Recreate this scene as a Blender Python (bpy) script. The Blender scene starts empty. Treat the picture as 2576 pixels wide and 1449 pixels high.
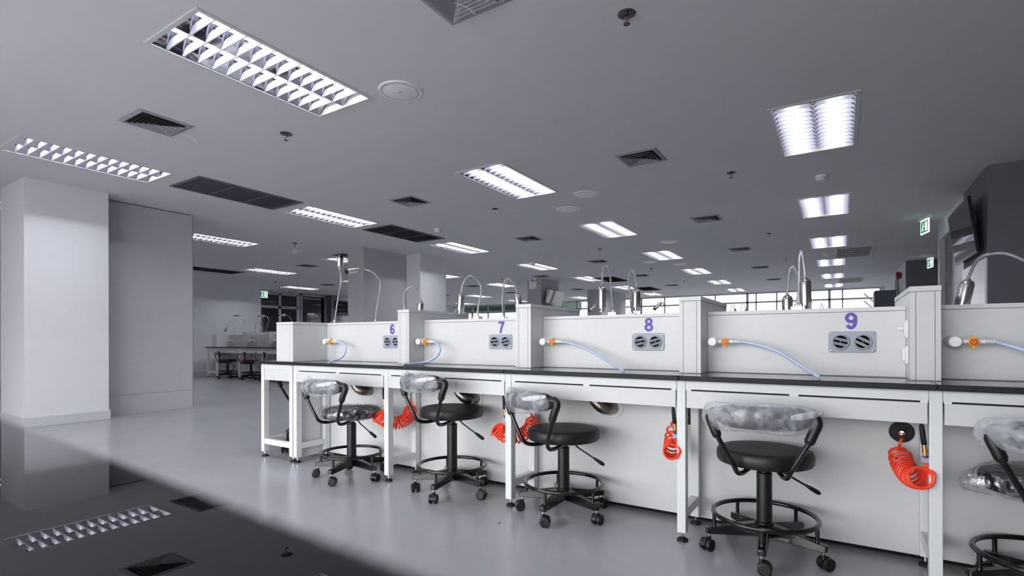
import bpy, math, random
from mathutils import Vector, Matrix, noise
random.seed(7)
SC = bpy.context.scene
COL = SC.collection
PI = math.pi

# ------------------------------------------------------------------ camera
F_PX, YAW, Y0, ROLL = 1298.0, math.radians(32.44), 855.0, math.radians(0.12)
EYE = Vector((0, 0, 1.0))
FWD = Vector((-math.sin(YAW), math.cos(YAW), 0))
RGT = Vector((math.cos(YAW), math.sin(YAW), 0))
HC = 2.88                                     # ceiling height


def P(px, py, x=None, y=None, z=None):
    """point of the room seen at (px, py) that lies on the wall / floor plane given"""
    u, v = (px - 1288) / F_PX, (py - Y0) / F_PX
    c, s = math.cos(ROLL), math.sin(ROLL)
    u, v = c * u + s * v, -s * u + c * v
    d = FWD + RGT * u - Vector((0, 0, v))
    if x is not None:
        t = (x - EYE.x) / d.x
    elif y is not None:
        t = (y - EYE.y) / d.y
    else:
        t = (z - EYE.z) / d.z
    return EYE + d * t


cam = bpy.data.cameras.new('camera')
cam.sensor_width = 36
cam.lens = F_PX / 2576 * 36
cam.shift_y = (Y0 - 724.5) / 2576
cam.clip_start = 0.01
cam.clip_end = 200
cam.dof.use_dof = True
cam.dof.focus_distance = 3.4
cam.dof.aperture_fstop = 4.5
co = bpy.data.objects.new('camera', cam)
COL.objects.link(co)
M3 = Matrix((RGT, Vector((0, 0, 1)), -FWD)).transposed()
co.matrix_world = Matrix.Translation(EYE) @ (M3 @ Matrix.Rotation(-ROLL, 3, 'Z')).to_4x4()
SC.camera = co


# ------------------------------------------------------------------ materials
def lin(c):
    return tuple((v / 12.92 if v <= .04045 else ((v + .055) / 1.055) ** 2.4) for v in [k / 255 for k in c])


def mat(name, rgb, rough=.5, metal=0., var=.04, scale=30., spec=.5, bump=0., bscale=80., coat=0., linear=False, emit=None, estr=0.):
    m = bpy.data.materials.new(name)
    m.use_nodes = True
    nt = m.node_tree
    b = nt.nodes['Principled BSDF']
    col = tuple(rgb) if linear else lin(rgb)
    tc = nt.nodes.new('ShaderNodeTexCoord')
    n = nt.nodes.new('ShaderNodeTexNoise')
    n.inputs['Scale'].default_value = scale
    n.inputs['Detail'].default_value = 4
    nt.links.new(tc.outputs['Object'], n.inputs['Vector'])
    r = nt.nodes.new('ShaderNodeValToRGB')
    r.color_ramp.elements[0].position = .3
    r.color_ramp.elements[1].position = .7
    r.color_ramp.elements[0].color = tuple(max(0, k * (1 - var)) for k in col) + (1,)
    r.color_ramp.elements[1].color = tuple(min(1, k * (1 + var)) for k in col) + (1,)
    nt.links.new(n.outputs['Fac'], r.inputs['Fac'])
    nt.links.new(r.outputs['Color'], b.inputs['Base Color'])
    b.inputs['Roughness'].default_value = rough
    b.inputs['Metallic'].default_value = metal
    b.inputs['Specular IOR Level'].default_value = spec
    b.inputs['Coat Weight'].default_value = coat
    if emit:
        b.inputs['Emission Color'].default_value = lin(emit) + (1,)
        b.inputs['Emission Strength'].default_value = estr
    if bump:
        n2 = nt.nodes.new('ShaderNodeTexNoise')
        n2.inputs['Scale'].default_value = bscale
        nt.links.new(tc.outputs['Object'], n2.inputs['Vector'])
        bp = nt.nodes.new('ShaderNodeBump')
        bp.inputs['Strength'].default_value = bump
        bp.inputs['Distance'].default_value = .004
        nt.links.new(n2.outputs['Fac'], bp.inputs['Height'])
        nt.links.new(bp.outputs['Normal'], b.inputs['Normal'])
    return m


def film(name, tint, clear, scale, gloss=.3, rough=.15, bump=.6):
    """thin plastic film: see-through with milky creases"""
    m = bpy.data.materials.new(name)
    m.use_nodes = True
    nt = m.node_tree
    N, L = nt.nodes, nt.links
    N.clear()
    out = N.new('ShaderNodeOutputMaterial')
    tc = N.new('ShaderNodeTexCoord')
    n = N.new('ShaderNodeTexNoise')
    n.inputs['Scale'].default_value = scale
    n.inputs['Detail'].default_value = 5
    n.inputs['Distortion'].default_value = 1.6
    L.new(tc.outputs['Object'], n.inputs['Vector'])
    ramp = N.new('ShaderNodeValToRGB')
    ramp.color_ramp.elements[0].position = .38
    ramp.color_ramp.elements[0].color = (clear * .55,) * 3 + (1,)
    ramp.color_ramp.elements[1].position = .62
    ramp.color_ramp.elements[1].color = (min(1, clear * 1.25),) * 3 + (1,)
    L.new(n.outputs['Fac'], ramp.inputs['Fac'])
    bp = N.new('ShaderNodeBump')
    bp.inputs['Strength'].default_value = bump
    bp.inputs['Distance'].default_value = .01
    L.new(n.outputs['Fac'], bp.inputs['Height'])
    d = N.new('ShaderNodeBsdfDiffuse')
    d.inputs['Color'].default_value = lin(tint) + (1,)
    tl = N.new('ShaderNodeBsdfTranslucent')
    tl.inputs['Color'].default_value = lin(tint) + (1,)
    g = N.new('ShaderNodeBsdfGlossy')
    g.inputs['Roughness'].default_value = rough
    for s in (d, g):
        L.new(bp.outputs['Normal'], s.inputs['Normal'])
    m0 = N.new('ShaderNodeMixShader')
    m0.inputs[0].default_value = .35
    L.new(d.outputs[0], m0.inputs[1])
    L.new(tl.outputs[0], m0.inputs[2])
    m1 = N.new('ShaderNodeMixShader')
    m1.inputs[0].default_value = gloss
    L.new(m0.outputs[0], m1.inputs[1])
    L.new(g.outputs[0], m1.inputs[2])
    t = N.new('ShaderNodeBsdfTransparent')
    m2 = N.new('ShaderNodeMixShader')
    L.new(ramp.outputs['Color'], m2.inputs[0])
    L.new(m1.outputs[0], m2.inputs[1])
    L.new(t.outputs[0], m2.inputs[2])
    L.new(m2.outputs[0], out.inputs['Surface'])
    return m


def glass(name, tint, refl=.08):
    m = bpy.data.materials.new(name)
    m.use_nodes = True
    nt = m.node_tree
    N, L = nt.nodes, nt.links
    N.clear()
    out = N.new('ShaderNodeOutputMaterial')
    t = N.new('ShaderNodeBsdfTransparent')
    n = N.new('ShaderNodeTexNoise')
    n.inputs['Scale'].default_value = .6
    r = N.new('ShaderNodeValToRGB')
    c = lin(tint)
    r.color_ramp.elements[0].color = tuple(k * .97 for k in c) + (1,)
    r.color_ramp.elements[1].color = c + (1,)
    L.new(n.outputs['Fac'], r.inputs['Fac'])
    L.new(r.outputs['Color'], t.inputs['Color'])
    g = N.new('ShaderNodeBsdfGlossy')
    g.inputs['Roughness'].default_value = .02
    mx = N.new('ShaderNodeMixShader')
    mx.inputs[0].default_value = refl
    L.new(t.outputs[0], mx.inputs[1])
    L.new(g.outputs[0], mx.inputs[2])
    L.new(mx.outputs[0], out.inputs['Surface'])
    return m


def emitter(name, rgb, strength):
    m = bpy.data.materials.new(name)
    m.use_nodes = True
    nt = m.node_tree
    nt.nodes.clear()
    out = nt.nodes.new('ShaderNodeOutputMaterial')
    e = nt.nodes.new('ShaderNodeEmission')
    e.inputs['Color'].default_value = lin(rgb) + (1,)
    e.inputs['Strength'].default_value = strength
    nt.links.new(e.outputs[0], out.inputs['Surface'])
    return m


def floor_mat():
    m = bpy.data.materials.new('epoxy_floor')
    m.use_nodes = True
    nt = m.node_tree
    N, L = nt.nodes, nt.links
    b = N['Principled BSDF']
    tc = N.new('ShaderNodeTexCoord')
    big = N.new('ShaderNodeTexNoise')
    big.inputs['Scale'].default_value = 1.1
    big.inputs['Detail'].default_value = 6
    L.new(tc.outputs['Object'], big.inputs['Vector'])
    r = N.new('ShaderNodeValToRGB')
    r.color_ramp.elements[0].position = .3
    r.color_ramp.elements[1].position = .72
    r.color_ramp.elements[0].color = lin((160, 160, 165)) + (1,)
    r.color_ramp.elements[1].color = lin((168, 168, 174)) + (1,)
    L.new(big.outputs['Fac'], r.inputs['Fac'])
    # pale scuffs
    sc = N.new('ShaderNodeTexNoise')
    sc.inputs['Scale'].default_value = 3.4
    sc.inputs['Detail'].default_value = 7
    sc.inputs['Distortion'].default_value = 2.2
    L.new(tc.outputs['Object'], sc.inputs['Vector'])
    r2 = N.new('ShaderNodeValToRGB')
    r2.color_ramp.elements[0].position = .60
    r2.color_ramp.elements[0].color = (0, 0, 0, 1)
    r2.color_ramp.elements[1].position = .86
    r2.color_ramp.elements[1].color = (.20, .20, .20, 1)
    L.new(sc.outputs['Fac'], r2.inputs['Fac'])
    mx = N.new('ShaderNodeMixRGB')
    mx.inputs[2].default_value = lin((200, 200, 206)) + (1,)
    L.new(r2.outputs['Color'], mx.inputs[0])
    L.new(r.outputs['Color'], mx.inputs[1])
    L.new(mx.outputs[0], b.inputs['Base Color'])
    rr = N.new('ShaderNodeMapRange')
    rr.inputs['To Min'].default_value = .225
    rr.inputs['To Max'].default_value = .25
    L.new(sc.outputs['Fac'], rr.inputs['Value'])
    L.new(rr.outputs[0], b.inputs['Roughness'])
    b.inputs['Specular IOR Level'].default_value = .55
    return m


WHITE = mat('white_laminate', (209, 211, 212), .38, var=.015)
POWDER = mat('white_powder_coat', (224, 228, 228), .42, var=.012)
DRAWERW = mat('white_drawer_laminate', (214, 215, 215), .4, var=.012)
SEAM = mat('panel_seam', (120, 122, 126), .6)
SLOT = mat('dark_slot', (14, 14, 16), .7)
EDGE = mat('black_satin_edge', (30, 30, 33), .55, var=.2, spec=.3)
BLACKTOP = mat('black_resin_worktop', (20, 20, 22), .035, var=.1, spec=.9)
TABLETOP = mat('black_polished_tabletop', (8, 8, 9), .006, var=.1, spec=.36)
BLACKP = mat('black_plastic', (17, 17, 18), .42, var=.15)
BLACKG = mat('black_gloss_metal', (13, 13, 14), .22, var=.15, coat=.3)
VINYL = mat('black_vinyl', (20, 20, 22), .45, var=.25, scale=9, bump=.15, bscale=160)
RUBBER = mat('black_rubber', (14, 14, 15), .65)
DKCHROME = mat('dull_chrome', (105, 106, 108), .2, 1., var=.05)
CHROME = mat('chrome', (226, 228, 232), .12, 1., var=.02)
STEEL = mat('brushed_steel', (205, 203, 200), .22, 1., var=.05, scale=60)
DUCT = mat('flexible_metal_duct', (150, 143, 136), .3, 1., var=.1)
BRASS = mat('brass', (190, 150, 92), .3, 1.)
ORANGE = mat('orange_hose_plastic', (250, 66, 28), .35, var=.05, spec=.6)
BLUETUBE = mat('pale_blue_tubing', (186, 198, 228), .15, var=.05, spec=.6)
GREYP = mat('blue_grey_plastic', (160, 166, 178), .45, var=.02)
YELLOW = mat('yellow_plastic', (246, 176, 30), .4)
RED = mat('red_plastic', (190, 40, 36), .4)
DKRED = mat('dark_red_plastic', (110, 14, 22), .4)
BLUE = mat('blue_plastic', (40, 50, 150), .4)
PURPLE = mat('purple_vinyl_numeral', (92, 74, 168), .5, var=.03)
WPLAST = mat('white_plastic', (236, 237, 238), .35, var=.01)
PAINT = mat('white_wall_paint', (212, 213, 217), .75, var=.015, scale=6)
CEILM = mat('ceiling_paint', (213, 214, 215), .85, var=.015, scale=3)
GREYWALL = mat('grey_wall_paint', (104, 107, 114), .75, var=.03, scale=4)
BOXWALL = mat('grey_boarding_paint', (176, 177, 180), .7, var=.02, scale=5)
SKIRT = mat('skirting_paint', (190, 192, 197), .5)
ALU = mat('painted_aluminium', (170, 172, 178), .45, .2)
DIFF = mat('diffuser_enamel', (150, 152, 156), .5)
GRILLE = mat('dark_grille_enamel', (104, 105, 114), .6)
LGRILLE = mat('pale_grille_enamel', (196, 194, 192), .55)
DARK = mat('dark_void', (8, 8, 9), .9)
MIRROR = mat('mirror_reflector', (226, 227, 238), .07, 1., var=.02)
LOUVRE = mat('louvre_aluminium', (212, 212, 224), .4, 0., var=.01)
FRAMEW = mat('light_frame_enamel', (208, 210, 208), .5)
DKGLASS = mat('dark_green_glass', (14, 22, 20), .05, var=.1, spec=.7)
SCREEN = mat('black_screen_glass', (5, 5, 6), .04, var=.1, spec=.35)
SCREENB = mat('coated_screen_glass', (10, 10, 12), .04, var=.1, spec=1., coat=1.)
DOORW = mat('grey_wood_door', (112, 110, 108), .55, var=.12, scale=12)
CLEARP = glass('clear_lens_plastic', (225, 230, 235), .25)
PANE = glass('window_glass', (247, 247, 248), .05)
PANE_T = glass('dimming_window_glass', (172, 174, 175), .05)  # tint added to cut the daylight entering through the far windows
TUBEM = emitter('lit_tube', (238, 240, 255), 7.0)
LENSM = mat('lamp_lens', (210, 214, 220), .15, .3)
SIGNG = mat('green_exit_sign', (0, 128, 62), .4, emit=(0, 140, 70), estr=.5)
SIGNW = mat('white_lit_acrylic', (240, 250, 245), .4, emit=(235, 255, 245), estr=1.0)
MILKY = film('milky_plastic_film', (228, 232, 240), .62, 10, gloss=.10, rough=.3, bump=.7)
FLAP = film('folded_plastic_film', (240, 242, 246), .22, 10, gloss=.1, rough=.3, bump=.3)
CLEARF = film('clear_plastic_film', (214, 218, 226), .8, 16, gloss=.75, rough=.08, bump=1.0)
FLOORM = floor_mat()
CABW = mat('white_cabinet_enamel', (238, 239, 242), .3, var=.01)
GREYCAB = mat('slate_cabinet_enamel', (74, 80, 92), .5)
PAPER = mat('white_paper', (235, 236, 238), .7)
AMBER = mat('indicator_amber', (220, 190, 40), .4, emit=(220, 190, 40), estr=.6)


# ------------------------------------------------------------------ mesh builder
def frame_of(d):
    d = d.normalized()
    a = Vector((0, 0, 1)) if abs(d.z) < .9 else Vector((1, 0, 0))
    n = d.cross(a).normalized()
    return n, d.cross(n).normalized()


def spline(pts, n=8):
    pts = [Vector(p) for p in pts]
    out = []
    for i in range(len(pts) - 1):
        p0 = pts[max(0, i - 1)]
        p1, p2 = pts[i], pts[i + 1]
        p3 = pts[min(len(pts) - 1, i + 2)]
        for k in range(n):
            t = k / n
            out.append(.5 * ((2 * p1) + (p2 - p0) * t + (2 * p0 - 5 * p1 + 4 * p2 - p3) * t * t + (3 * p1 - p0 - 3 * p2 + p3) * t ** 3))
    out.append(pts[-1])
    return out


class MB:
    def __init__(self):
        self.v, self.f, self.m = [], [], []
        self.mi = 0
        self.T = None

    def add(self, vs, fs):
        o = len(self.v)
        for p in vs:
            p = Vector(p)
            self.v.append(self.T @ p if self.T is not None else p)
        for q in fs:
            self.f.append([o + i for i in q])
            self.m.append(self.mi)
        return self

    def box(self, x0, x1, y0, y1, z0, z1):
        return self.add([(x0, y0, z0), (x1, y0, z0), (x1, y1, z0), (x0, y1, z0), (x0, y0, z1), (x1, y0, z1), (x1, y1, z1), (x0, y1, z1)],
                        [(0, 3, 2, 1), (4, 5, 6, 7), (0, 1, 5, 4), (1, 2, 6, 5), (2, 3, 7, 6), (3, 0, 4, 7)])

    def cyl(self, p0, p1, r0, r1=None, n=16, caps=True):
        p0, p1 = Vector(p0), Vector(p1)
        r1 = r0 if r1 is None else r1
        a, b = frame_of(p1 - p0)
        vs = []
        for p, r in ((p0, r0), (p1, r1)):
            for k in range(n):
                t = 2 * PI * k / n
                vs.append(p + (a * math.cos(t) + b * math.sin(t)) * r)
        fs = [(k, (k + 1) % n, n + (k + 1) % n, n + k) for k in range(n)]
        if caps:
            fs += [tuple(range(n))[::-1], tuple(range(n, 2 * n))]
        return self.add(vs, fs)

    def tube(self, pts, r, n=10, closed=False, rad=None, caps=True, sx=1., sy=1., up=None):
        pts = [Vector(p) for p in pts]
        m = len(pts)
        tg = []
        for i in range(m):
            if closed:
                t = pts[(i + 1) % m] - pts[i - 1]
            else:
                t = pts[min(m - 1, i + 1)] - pts[max(0, i - 1)]
            tg.append(t.normalized())
        if up is not None:
            A = None
        else:
            A, _ = frame_of(tg[0])
        vs = []
        for i in range(m):
            if up is not None:
                a = Vector(up)
                a = (a - tg[i] * a.dot(tg[i])).normalized()
            else:
                A = (A - tg[i] * A.dot(tg[i])).normalized()
                a = A
            b = tg[i].cross(a)
            rr = rad[i] if rad else r
            for k in range(n):
                t = 2 * PI * k / n
                vs.append(pts[i] + a * (math.cos(t) * rr * sx) + b * (math.sin(t) * rr * sy))
        fs = []
        for i in range(m if closed else m - 1):
            j = (i + 1) % m
            for k in range(n):
                q = (k + 1) % n
                fs.append((i * n + k, i * n + q, j * n + q, j * n + k))
        if caps and not closed:
            fs += [tuple(range(n))[::-1], tuple(range((m - 1) * n, m * n))]
        return self.add(vs, fs)

    def lathe(self, prof, n=24, M=None):
        M = M or Matrix()
        vs, fs = [], []
        for r, z in prof:
            for k in range(n):
                t = 2 * PI * k / n
                vs.append(M @ Vector((r * math.cos(t), r * math.sin(t), z)))
        for i in range(len(prof) - 1):
            for k in range(n):
                q = (k + 1) % n
                fs.append((i * n + k, i * n + q, (i + 1) * n + q, (i + 1) * n + k))
        if prof[0][0] > 1e-5:
            fs.append(tuple(range(n))[::-1])
        if prof[-1][0] > 1e-5:
            fs.append(tuple(range((len(prof) - 1) * n, len(prof) * n)))
        return self.add(vs, fs)

    def prism(self, poly, h0, h1, M=None):
        M = M or Matrix()
        n = len(poly)
        vs = [M @ Vector((a, b, h0)) for a, b in poly] + [M @ Vector((a, b, h1)) for a, b in poly]
        fs = [tuple(range(n))[::-1], tuple(range(n, 2 * n))] + [(k, (k + 1) % n, n + (k + 1) % n, n + k) for k in range(n)]
        return self.add(vs, fs)

    def build(self, name, mats, parent=None, bevel=0., smooth=35, segs=2):
        me = bpy.data.meshes.new(name)
        me.from_pydata([tuple(p) for p in self.v], [], self.f)
        if not isinstance(mats, (list, tuple)):
            mats = [mats]
        for m in mats:
            me.materials.append(m)
        for p, i in zip(me.polygons, self.m):
            p.material_index = i
            p.use_smooth = smooth > 0
        me.validate()
        me.update()
        if smooth > 0:
            me.set_sharp_from_angle(angle=math.radians(smooth))
        o = bpy.data.objects.new(name, me)
        COL.objects.link(o)
        if parent is not None:
            o.parent = parent
        if bevel:
            b = o.modifiers.new('bevel', 'BEVEL')
            b.width = bevel
            b.segments = segs
            b.limit_method = 'ANGLE'
            b.angle_limit = math.radians(50)
        return o


def rrect(w, h, r, n=5):
    out = []
    for cx, cy, a0 in ((w / 2 - r, h / 2 - r, 0), (-w / 2 + r, h / 2 - r, 90), (-w / 2 + r, -h / 2 + r, 180), (w / 2 - r, -h / 2 + r, 270)):
        for k in range(n + 1):
            a = math.radians(a0 + 90 * k / n)
            out.append((cx + r * math.cos(a), cy + r * math.sin(a)))
    return out


def tag(o, label, cat, group=None, kind=None):
    o['label'] = label
    o['category'] = cat
    if group:
        o['group'] = group
    if kind:
        o['kind'] = kind
    return o


def thing(name, label, cat, loc=(0, 0, 0), rz=0., group=None):
    o = bpy.data.objects.new(name, None)
    o.empty_display_size = .1
    COL.objects.link(o)
    o.location = loc
    o.rotation_euler = (0, 0, rz)
    return tag(o, label, cat, group)


def struct(o):
    o['kind'] = 'structure'
    return o


def dup(root, loc, rz=None, label=None, group=None):
    r = root.copy()
    COL.objects.link(r)
    r.location = loc
    if rz is not None:
        r.rotation_euler = (0, 0, rz)
    if label:
        r['label'] = label
    if group:
        r['group'] = group

    def kids(src, dst):
        for ch in list(src.children):
            c = ch.copy()
            COL.objects.link(c)
            c.parent = dst
            kids(ch, c)
    kids(root, r)
    return r


ORD = ['first', 'second', 'third', 'fourth', 'fifth', 'sixth', 'seventh', 'eighth', 'ninth']
# ------------------------------------------------------------------ the setting
def sbox(name, dims, m, bevel=0.):
    return struct(MB().box(*dims).build(name, m, bevel=bevel, smooth=0))


ROWS = [1.5, 4.55, 7.70, 10.9, 14.1, 17.3, 20.5]
ROW0 = [1.5, 4.69, 7.89, 11.08, 14.22, 17.4, 20.6]
COLS = [-0.505, -3.655, -6.88, -10.15, -13.45, -16.7]
LW, LL = .645, 1.31
LIGHTS = []                                   # (x, y, column, row)
for c_, x_ in enumerate(COLS):
    for r_, y_ in enumerate(ROW0 if c_ == 0 else ROWS):
        if c_ == 1 and r_ == 0:
            x_2 = -3.70
        elif c_ == 2 and r_ == 0:
            x_2, y_ = -6.96, 1.56
        else:
            x_2 = x_
        if c_ == 4 and r_ == 0 or c_ == 5 and r_ < 3:
            continue
        LIGHTS.append((x_2, y_, c_, r_))
for x_ in (-0.505, -3.70, -6.88, -10.15):
    LIGHTS.append((x_, -1.66, COLS.index(x_) if x_ in COLS else 1, -1))

struct(MB().box(-19, 4.5, -5, 23, -.1, 0).build('floor', FLOORM, smooth=0))
# ceiling: a sheet with an opening for each recessed light
xs = sorted({-19.0, 4.5} | {round(v, 4) for l in LIGHTS for v in (l[0] + .01, l[0] + LW - .01)})
ys = sorted({-5.0, 23.0} | {round(v, 4) for l in LIGHTS for v in (l[1] + .01, l[1] + LL - .01)})
mb = MB()
vid = {}


def vert(i, j):
    if (i, j) not in vid:
        vid[(i, j)] = len(mb.v)
        mb.v.append(Vector((xs[i], ys[j], HC)))
    return vid[(i, j)]


for i in range(len(xs) - 1):
    for j in range(len(ys) - 1):
        cx, cy = (xs[i] + xs[i + 1]) / 2, (ys[j] + ys[j + 1]) / 2
        if any(l[0] + .01 < cx < l[0] + LW - .01 and l[1] + .01 < cy < l[1] + LL - .01 for l in LIGHTS):
            continue
        mb.f.append([vert(i, j), vert(i, j + 1), vert(i + 1, j + 1), vert(i + 1, j)])
        mb.m.append(0)
struct(mb.build('ceiling', CEILM, smooth=0))
sbox('trim_1', (-19.2, 4.7, -5.2, 23.2, 3.2, 3.3), CEILM)            # slab over the ceiling void

# walls
sbox('wall_left', (-19, -15.1, -5, 9.3, 0, HC), PAINT)
sbox('baseboard_left', (-15.1, -15.085, -4.6, 9.3, 0, .13), SKIRT)
sbox('wall_left', (-19, -18.25, 9.3, 23, 0, HC), PAINT)
mb = MB().box(1.353, 4.5, 7.47, 8.77, 0, HC)
struct(mb.build('wall_right', GREYWALL, smooth=0))
mb = MB().box(1.365, 4.5, 8.77, 9.5, 0, HC).box(1.365, 4.5, 10.72, 10.95, 0, HC).box(1.365, 4.5, 9.5, 10.72, 2.6, HC).box(1.47, 4.5, 9.5, 10.72, 0, 2.6)
struct(mb.build('wall_right', PAINT, smooth=0))
sbox('wall_right', (1.325, 4.5, 15.6, 23, 0, HC), PAINT)
sbox('wall_right', (1.345, 4.5, 15.585, 15.6, 0, HC), GREYWALL)
sbox('wall_right', (2.4, 2.5, -2.6, 7.47, 0, HC), GREYWALL)  # unseen wall, pulled in close and dark to dim the ceiling at right
sbox('wall_right', (4.4, 4.5, 10.95, 15.585, 0, HC), GREYWALL)
# far wall with its ribbon window
WY = 22.6
mb = MB().box(-18.25, 1.325, WY, WY + .2, 0, .9).box(-18.25, 1.325, WY, WY + .2, 2.86, HC).box(1.2, 1.325, WY, WY + .2, .9, 2.86)
struct(mb.build('wall_back', PAINT, smooth=0))
mb = MB()
mull = [P(q, 750, y=WY).x for q in (2087, 2120, 2016, 1954, 1902, 1880, 1799)]
mull += [mull[-1] - 1.05 * k for k in range(1, 14)]
for k, x_ in enumerate(mull):
    w = .042 if k in (0, 5) or (k > 6 and k % 3 == 0) else .022
    mb.box(x_ - w, x_ + w, WY + .04, WY + .12, .9, 2.86)
mb.box(-18.25, 1.2, WY + .04, WY + .12, 2.455, 2.515).box(-18.25, 1.2, WY + .04, WY + .12, .9, .96).box(-18.25, 1.2, WY + .04, WY + .12, 2.82, 2.86)
w1 = struct(mb.build('window_1', ALU, smooth=0))
MB().box(-18.25, 1.2, WY + .075, WY + .081, .96, 2.82).build('pane', PANE_T, w1, smooth=0)
tag(MB().box(-18.6, -11.9, WY + .9, WY + 3.2, 2.62, 3.05).build('canopy', mat('green_canopy_paint', (40, 66, 62), .7), smooth=0),
    'dark green canopy slab outside the left end of the far window', 'canopy')
# window wall behind the table
FY, FX0, FX1, FZ0, FZ1 = -2.6, -6.6, 0.2, .12, 2.74
mb = MB().box(-15.1, 4.5, FY, FY + .15, 0, FZ0).box(-15.1, 4.5, FY, FY + .15, FZ1, HC).box(-15.1, FX0, FY, FY + .15, FZ0, FZ1).box(FX1, 4.5, FY, FY + .15, FZ0, FZ1)
struct(mb.build('wall_front', PAINT, smooth=0))
mb = MB()
for k in range(7):
    x_ = FX0 + (FX1 - FX0) * k / 6
    mb.box(x_ - .025, x_ + .025, FY + .04, FY + .11, FZ0, FZ1)
mb.box(FX0, FX1, FY + .04, FY + .11, FZ0, FZ0 + .05).box(FX0, FX1, FY + .04, FY + .11, FZ1 - .05, FZ1)
w2 = struct(mb.build('window_2', ALU, smooth=0))
MB().box(FX0, FX1, FY + .072, FY + .078, FZ0 + .05, FZ1 - .05).build('pane', PANE, w2, smooth=0)

# square pillars and boarded casings
sbox('wall_pillar', (-8.74, -7.885, 1.99, 2.80, 0, HC), PAINT)
mb = MB().box(-8.755, -7.868, 1.975, 2.815, 0, .115)
struct(mb.build('baseboard_pillar', SKIRT, smooth=0, bevel=.004))
sbox('wall_pillar', (-9.2, -8.2, 2.80, 3.97, 0, HC - .012), BOXWALL)
struct(MB().box(-8.201, -8.1985, 2.80, 3.97, .262, .266).box(-8.2015, -8.1985, 3.964, 3.971, 0, HC - .012).build('trim_2', SEAM, smooth=0))
sbox('wall_pillar', (-8.58, -8.11, 7.18, 8.40, 0, HC), BOXWALL)
a_ = P(1055, 635, z=HC)
sbox('wall_pillar', (-8.10, -7.70, 8.40, 9.27, 0, HC), PAINT)
sbox('wall_pillar', (-8.22, -7.72, 13.83, 15.0, 0, HC), BOXWALL)
sbox('wall_pillar', (-8.06, -7.5, 18.0, 20.6, 0, HC), BOXWALL)
# hall door in the right wall
d1 = struct(MB().box(1.425, 1.465, 9.53, 10.69, .01, 2.58).build('door_1', DOORW, smooth=0))
MB().box(1.421, 1.4245, 10.20, 10.50, 1.05, 2.32).build('vision_panel', DKGLASS, d1, smooth=0)
MB().box(1.38, 1.418, 9.68, 9.70, 1.0, 1.22).build('handle', STEEL, d1, smooth=0)
sbox('trim_3', (1.355, 1.47, 9.5, 9.53, 0, 2.6), ALU)
sbox('trim_4', (1.355, 1.47, 10.69, 10.72, 0, 2.6), ALU)
# white double door below the television
d2 = struct(MB().box(1.332, 1.352, 7.50, 8.155, .02, 1.882).box(1.332, 1.352, 8.163, 8.72, .02, 1.882).build('door_2', CABW, smooth=0, bevel=.002))
mb = MB()
for zz in (1.545, 1.655):
    mb.cyl((1.332, 8.10, zz), (1.262, 8.10, zz), .006, n=8)
mb.cyl((1.262, 8.10, 1.54), (1.262, 8.10, 1.66), .007, n=8)
mb.build('handle', CHROME, d2)
# small far door in the right wall
q0, q1 = P(2253, 720, x=1.325), P(2262, 720, x=1.325)
d3 = struct(MB().box(1.316, 1.3245, q1.y, q0.y, .01, P(2255, 706, x=1.325).z).build('door_3', GREYWALL, smooth=0))
MB().box(1.312, 1.3155, q1.y + .05, q1.y + .3, 1.1, 2.0).build('vision_panel', DKGLASS, d3, smooth=0)

# glazed partition at the far left: frames and dark panes
GX = -18.2
def gp(px, py):
    q = P(px, py, x=GX)
    return q.y, q.z
def glazed(name, px0, px1, ptop, mids, trans):
    ya, zt = gp(px0, ptop)[0], gp((px0 + px1) / 2, ptop)[1]
    yb = gp(px1, ptop)[0]
    m_ = MB()
    t_ = .05
    m_.box(GX - .04, GX + .02, ya, ya + .07, 0, zt).box(GX - .04, GX + .02, yb - .07, yb, 0, zt).box(GX - .04, GX + .02, ya, yb, zt - .07, zt)
    for q in mids:
        yq = gp(q, ptop)[0]
        m_.box(GX - .04, GX + .02, yq - t_, yq + t_, 0, zt)
    for q in trans:
        zq = gp((px0 + px1) / 2, q)[1]
        m_.box(GX - .04, GX + .02, ya, yb, zq - .05, zq + .05)
    o = struct(m_.build(name, ALU, smooth=0))
    MB().box(GX - .035, GX - .03, ya + .05, yb - .05, .02, zt - .05).build('pane', DKGLASS, o, smooth=0)
    return o
glazed('window_3', 645, 750, 735, [704], [770])
glazed('window_4', 757, 821, 740, [], [])
struct(MB().box(-18.25, -17.9, gp(822, 740)[0], gp(841, 740)[0], 0, HC).build('wall_pillar', GREYWALL, smooth=0))

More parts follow.
